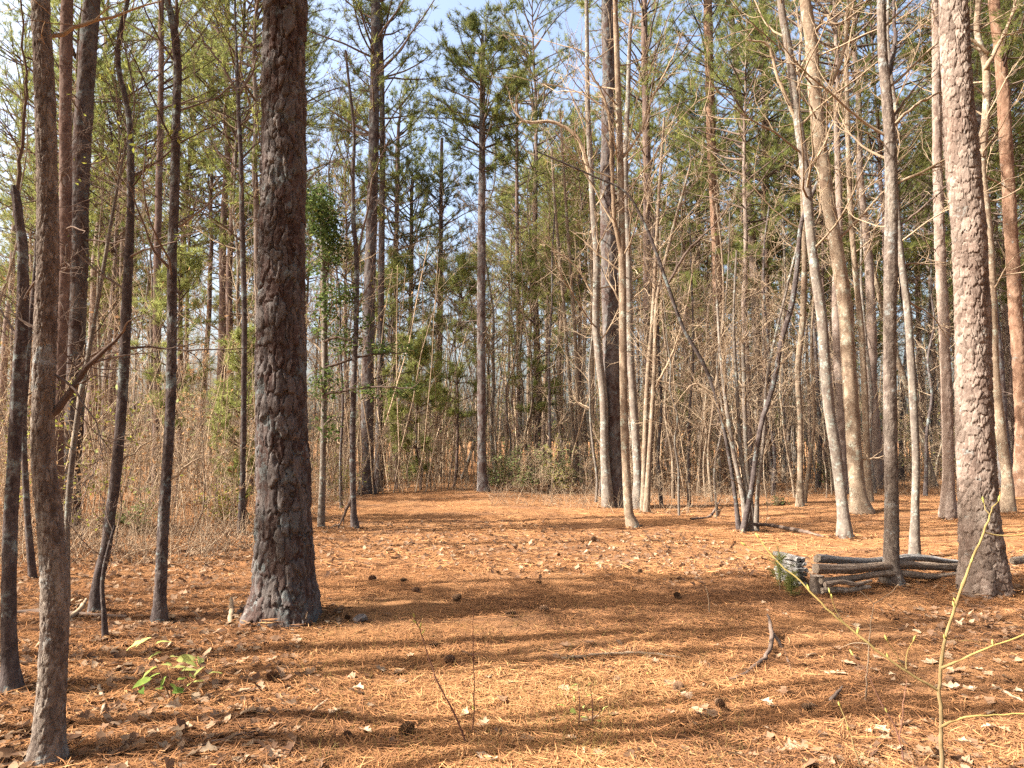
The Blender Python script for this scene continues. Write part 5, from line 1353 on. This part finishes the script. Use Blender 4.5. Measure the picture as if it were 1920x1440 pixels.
budding([([(1768, 1478), (1765, 1400), (1764, 1350), (1762, 1295), (1770, 1210), (1790, 1140), (1815, 1070), (1840, 1010), (1856, 965)], 15, (0, 0.1)),
         ([(1761, 1300), (1700, 1260), (1620, 1200), (1560, 1150), (1500, 1090), (1455, 1050), (1424, 1010)], 8, (0, 0.25)),
         ([(1455, 1052), (1425, 1036), (1400, 1024)], 4, (0.2, 0.25)), ([(1583, 1196), (1572, 1155), (1556, 1112)], 5, (0.15, 0.1)),
         ([(1697, 1256), (1680, 1228), (1664, 1202)], 4, (0.05, 0.0)), ([(1697, 1256), (1700, 1230), (1712, 1202)], 4, (0.05, 0.1)),
         ([(1772, 1262), (1800, 1238), (1850, 1216), (1935, 1184)], 10, (0.02, -0.1)), ([(1768, 1360), (1800, 1347), (1850, 1341), (1935, 1338)], 9, (0, -0.15)),
         ([(1853, 1008), (1890, 1006), (1935, 996)], 6, (0.1, 0.1)), ([(1782, 1196), (1820, 1202), (1850, 1206)], 3, (0.03, 0.2)), ([(1856, 965), (1862, 952), (1872, 940)], 5, (0.1, 0.1)), ([(1856, 968), (1848, 955), (1845, 944)], 4, (0.1, 0.12))],
        (1768, 1478), 'bare sapling with yellow buds at the lower right corner', 'stem_yellow',
        [(1424, 1012, .25, -0.6), (1400, 1026, .25, -1.0), (1556, 1114, .1, -0.2), (1552, 1122, .12, -0.1), (1664, 1203, 0, -0.4), (1712, 1203, .1, 0.3), (1796, 1136, .04, -0.3), (1800, 1128, .04, -0.6), (1765, 1192, .03, -0.5), (1872, 942, .1, 0.3), (1845, 946, .12, -0.2), (1852, 1212, -.03, -0.1), (1518, 1108, .2, -0.3), (1600, 1180, .15, 0.3), (1664, 1232, .1, -0.2), (1822, 1050, .07, 0.4)], 921)
budding([([(876, 1396), (866, 1370), (845, 1325), (820, 1278), (800, 1220), (790, 1190), (778, 1158)], 7, (0, 0.05))], (876, 1396), 'thin leaning brown sprout with a yellow tip in the foreground', 'stem_brown',
        [(777, 1158, .05, -0.3), (783, 1172, .05, -0.7), (781, 1178, .05, 0.2), (788, 1192, .05, 0.6)], 922, 'sprout', cat='sprout')
budding([([(888, 1376), (889, 1320), (888, 1240), (887, 1170), (886, 1140)], 4.5, (0, 0.03)), ([(888, 1232), (893, 1226), (902, 1222)], 3, (0.01, 0)), ([(888, 1240), (884, 1232), (880, 1226)], 3, (0.01, 0))], (888, 1378), 'thin straight upright stem beside the leaning sprout', 'stem_brown', [(885, 1335, 0, -0.4)], 923, 'sprout', cat='sprout')
budding([([(1622, 1312), (1626, 1260), (1632, 1180), (1638, 1132)], 6, (0, 0)), ([(1638, 1132), (1625, 1118), (1612, 1108)], 3, (0, 0)), ([(1638, 1132), (1658, 1120), (1685, 1095)], 3, (0, 0.05)), ([(1632, 1205), (1600, 1206), (1575, 1214)], 3, (0, 0.1))], (1622, 1314), 'pale forked twig standing before the log pile', 'twig_tan', [], 924, 'sprout', cat='sprout')
budding([([(1618, 1442), (1602, 1405), (1590, 1360), (1575, 1325)], 6, (0, 0.05)), ([(1598, 1390), (1620, 1382), (1650, 1382)], 3, (0, -0.05)), ([(1605, 1410), (1640, 1430), (1670, 1450)], 3, (0, -0.05))], (1618, 1444), 'low yellow-brown sprout at the bottom right of the picture', 'stem_yellow', [(1573, 1326, .05, -0.4), (1572, 1380, 0, -0.6)], 925, 'sprout', cat='sprout')
budding([([(1696, 1438), (1688, 1390), (1672, 1350), (1650, 1315), (1625, 1260), (1600, 1230)], 5, (0, 0.1)), ([(1690, 1395), (1694, 1320), (1700, 1270)], 4, (0, 0.05))], (1697, 1440), 'slender twin-stemmed sprout under the budding sapling branch', 'stem_brown', [(1668, 1340, .03, -0.4), (1600, 1232, .1, -0.4)], 926, 'sprout', cat='sprout')
budding([([(1330, 1150), (1328, 1120), (1322, 1098)], 4, (0, 0)), ], (1330, 1152), 'short grey twig standing in the straw left of the pine seedling', 'twig_tan', [], 927, 'sprout', cat='sprout')

# ------------------------------------------------------------------ the log pile on the right
def log(p0, p1, w0, w1, label, mat, seed, wob=0.02, name='log', split=False, zlift=0.0, dd=(0, 0)):
    rng = np.random.default_rng(seed); D = 7.55
    a = at_depth(p0[0], p0[1], D + dd[0])[0]; c = at_depth(p1[0], p1[1], D + dd[1])[0]
    n = 64; t = np.linspace(0, 1, n); path = a + (c - a) * t[:, None]
    path[:, 2] += wob * np.sin(t * 7 + seed) * np.sin(np.pi * t) ; path[:, 1] += wob * np.cos(t * 5 + seed)
    r = (w0 + (w1 - w0) * t) * 0.40 / F_PX * (D + dd[0]) * (1 + 0.16 * (fbm(np.stack([t * 9, 0 * t + seed, 0 * t], 1), 2) - 0.5) * 2)
    sides = 30
    V, Fq = tubes(path[None], r[None], sides)
    V = V.reshape(n, sides, 3)
    ctr = path[:, None, :]
    th = np.arange(sides) / sides * 2 * math.pi
    k = fbm(np.stack([np.repeat(t * 4, sides), np.tile(np.cos(th) * 2.5, n), np.tile(np.sin(th) * 2.5, n)], 1) + seed, 3).reshape(n, sides, 1)
    k2 = fbm(np.stack([np.repeat(t * 7, sides), np.tile(np.cos(th) * 7, n), np.tile(np.sin(th) * 7, n)], 1) + seed * 3, 3).reshape(n, sides, 1)
    fac = 1 + 0.6 * (k - 0.5) + 0.38 * (k2 - 0.5)
    jag = np.exp(-np.minimum(t, 1 - t) / 0.03)[:, None, None]
    fac = fac * (1 - 0.25 * jag * k2)
    if split: fac = fac * (1 - 0.45 * np.clip(np.cos(th - 1.0), 0, 1)[None, :, None])
    V = ctr + (V - ctr) * fac
    root = empty(name, a, label, 'log', 'logs of the old log pile')
    bf = Buf(); bf.add((V - a).reshape(-1, 3), Fq, 0.5)
    link('bark', bf.mesh('bark', M[mat]), root)
    for e, nm in ((0, 'cut_end'), (n - 1, 'cut_end')):
        vv = np.vstack([V[e] - a, (path[e] - a)[None]]); i = np.arange(sides)
        vv[-1] += (path[e] - path[1 if e == 0 else n - 2]) * 0.25
        ff = np.stack([i, (i + 1) % sides, np.full(sides, sides)], 1)
        if e == 0: ff = ff[:, ::-1]
        bb = Buf(); bb.add(vv, ff, 0.5); link(nm, bb.mesh(nm, M['log_end']), root)
log((1530, 1048), (1812, 1056), 25, 16, 'weathered grey split log on top of the log pile', 'log_grey', 3, 0.035, split=True, dd=(0.15, 1.25))
log((1528, 1066), (1815, 1062), 23, 17, 'thick brown log with a cut end in the log pile', 'log_brown', 4, 0.02, dd=(-0.10, 1.05))
log((1540, 1090), (1812, 1073), 16, 15, 'thin wavy brown log below the thick one', 'log_brown', 5, 0.035, dd=(-0.12, 1.0))
log((1548, 1097), (1634, 1089), 13, 7, 'short tapering log near the bottom of the pile', 'log_brown', 6, 0.02, dd=(-0.22, 0.05))
log((1542, 1108), (1632, 1101), 14, 9, 'pale half-buried log at the very bottom of the pile', 'log_end', 7, 0.01, dd=(-0.16, 0.0))
log((1690, 1078), (1800, 1080), 10, 11, 'low log partly covered by straw behind the mottled tree', 'log_brown', 8, 0.015, dd=(0.75, 0.8))
log((1896, 1052), (1960, 1040), 18, 20, 'pale log end showing right of the thick pine', 'log_end', 9, 0.01, dd=(0.6, 0.7))
# board ends stacked at the left end of the pile, and the stump beside them
def rough_box(c, sx, sy, sz, seed, rz=0.0):
    rng = np.random.default_rng(seed); k = (7, 5, 3)
    bm_v = []; 
    gx_, gy_, gz_ = [np.linspace(-0.5, 0.5, q) for q in k]
    idx = {}; V = []; Fq = []
    def vid(i, j, l):
        if (i, j, l) not in idx:
            idx[(i, j, l)] = len(V); p = np.array([gx_[i] * sx, gy_[j] * sy, gz_[l] * sz])
            p += rng.normal(0, 0.10, 3) * np.array([sz, sz, sz])
            V.append(p)
        return idx[(i, j, l)]
    for i in range(k[0] - 1):
        for j in range(k[1] - 1):
            Fq.append([vid(i, j, 0), vid(i, j + 1, 0), vid(i + 1, j + 1, 0), vid(i + 1, j, 0)]); l = k[2] - 1
            Fq.append([vid(i, j, l), vid(i + 1, j, l), vid(i + 1, j + 1, l), vid(i, j + 1, l)])
    for i in range(k[0] - 1):
        for l in range(k[2] - 1):
            Fq.append([vid(i, 0, l), vid(i + 1, 0, l), vid(i + 1, 0, l + 1), vid(i, 0, l + 1)]); j = k[1] - 1
            Fq.append([vid(i, j, l), vid(i, j, l + 1), vid(i + 1, j, l + 1), vid(i + 1, j, l)])
    for j in range(k[1] - 1):
        for l in range(k[2] - 1):
            Fq.append([vid(0, j, l), vid(0, j, l + 1), vid(0, j + 1, l + 1), vid(0, j + 1, l)]); i = k[0] - 1
            Fq.append([vid(i, j, l), vid(i, j + 1, l), vid(i, j + 1, l + 1), vid(i, j, l + 1)])
    return np.array(V), np.array(Fq)
bz = on_ground(1508, 1108)
for k in range(6):
    lab = ['lowest', 'second lowest', 'third from the bottom', 'third from the top', 'second highest', 'topmost'][k]
    V_, F_ = rough_box(None, 0.125 - 0.012 * (k % 3), 0.45, 0.036, 940 + k)
    bf = Buf(); bf.add(V_, F_, 0.5)
    o = link('board', bf.mesh('board', M['log_grey'], smooth=False), None, (bz[0] - 0.02 + 0.012 * math.sin(k * 2.3), bz[1] + 0.30 + 0.03 * math.sin(k * 1.7), bz[2] + 0.025 + 0.050 * k))
    o.rotation_euler = (0, 0.05 * (k % 2) - 0.02, 0.06 * ((k * 7) % 3 - 1) + 0.15)
    tag(o, 'weathered grey board end, %s of its stack beside the logs' % lab, 'board', 'grey boards stacked at the log pile end')
rng = np.random.default_rng(955)
sb = on_ground(1533, 1112)
zz = np.linspace(-0.05, 0.17, 10); p4 = np.column_stack([0 * zz, 0 * zz, zz, 0.068 - 0.03 * zz])
Vv, tint, _, _ = trunk_surface(p4[:, :3], p4[:, 3], 26, 'furrow', 0.012, rng)
root = empty('stump', sb, 'small upright brown stump at the front corner of the log pile', 'stump')
bf = Buf(); bf.add(Vv, grid_faces(10, 26).reshape(-1, 4), tint.ravel()); link('bark', bf.mesh('bark', M['wood_furrow']), root)
top = Vv[-1]; vv = np.vstack([top, top.mean(0) + [0, 0, 0.006]]); i = np.arange(26); bf = Buf(); bf.add(vv, np.stack([i, (i + 1) % 26, np.full(26, 26)], 1)); link('cut_end', bf.mesh('cut_end', M['log_end']), root)
# slab of fallen bark leaning on the big pine's left foot, and a stone-like chunk right of it
def bark_slab(px, py, sx, sy, sz, label, seed, rz):
    p = on_ground(px, py); V_, F_ = rough_box(None, sx, sy, sz, seed)
    V_[:, 2] += 0.25 * sz * np.cos(V_[:, 0] / sx * 3) + 0.5 * sz * (fbm(V_ * 30 + seed, 2) - 0.5)
    bf = Buf(); bf.add(V_, F_, 0.7); o = link('bark_chunk', bf.mesh('bark_chunk', M['pine_dark'], smooth=False), None, (p[0], p[1], p[2] + sz * 0.6)); o.rotation_euler = (0.15, -0.3, rz)
    tag(o, label, 'bark')
bark_slab(470, 1152, 0.22, 0.10, 0.05, 'grey slab of fallen bark against the left foot of the big pine', 961, 0.2)
bark_slab(676, 1165, 0.10, 0.07, 0.03, 'dark chunk of fallen bark beside the cone right of the big pine', 962, 0.6)

rng = np.random.default_rng(977)
bf = Buf(); bl = Buf()
for (lab, pts, base) in PX_TREES:
    if base[1] > 17 or pts[0][2] < 10: continue
    r0 = 0.5 * pts[0][2] / F_PX * base[1]; n = int(110 + 900 * r0)
    a = rng.random(n) * 6.283; q = r0 * rng.uniform(0.75, 1.15, n) + np.abs(rng.normal(0, 0.07 + 0.25 * r0, n))
    x = base[0] + np.cos(a) * q; y = base[1] + np.sin(a) * q
    heap = (0.035 + 0.10 * r0) * np.exp(-np.clip(q - r0, 0, None) / 0.06) * rng.random(n)
    c = np.stack([x, y, ground_z(x, y) + heap], 1)
    hd = a + math.pi / 2 + rng.normal(0, 0.7, n); L = rng.uniform(0.08, 0.2, n); dv = np.stack([np.cos(hd), np.sin(hd), rng.normal(0, 0.18, n)], 1) * (L / 2)[:, None]
    W = np.stack([-np.sin(hd), np.cos(hd), rng.normal(0, 0.5, n)], 1) * (0.0022 + 0.0003 * base[1])
    V = np.stack([c - dv, c + W, c + dv, c - W], 1); I = np.arange(n)[:, None] * 4
    bf.add(V, I + np.array([[0, 1, 2, 3]]), np.repeat(np.clip(rng.normal(0.45, 0.25, n), 0, 1), 4))
    m = n // 6
    leaf_cloud(bl, c[:m] + [0, 0, 0.01], 0.07, rng, 0, rng.beta(2, 2, m), flat=0.7, aspect=0.6)
o = link('pine_straw', bf.mesh('pine_straw', M['straw'])); tag(o, 'pine needles heaped against the feet of the trunks', 'pine straw', None, 'stuff')
o = link('leaf_litter', bl.mesh('leaf_litter', M['dry_leaf'])); tag(o, 'dry leaves caught against the feet of the trunks', 'leaf litter', None, 'stuff')
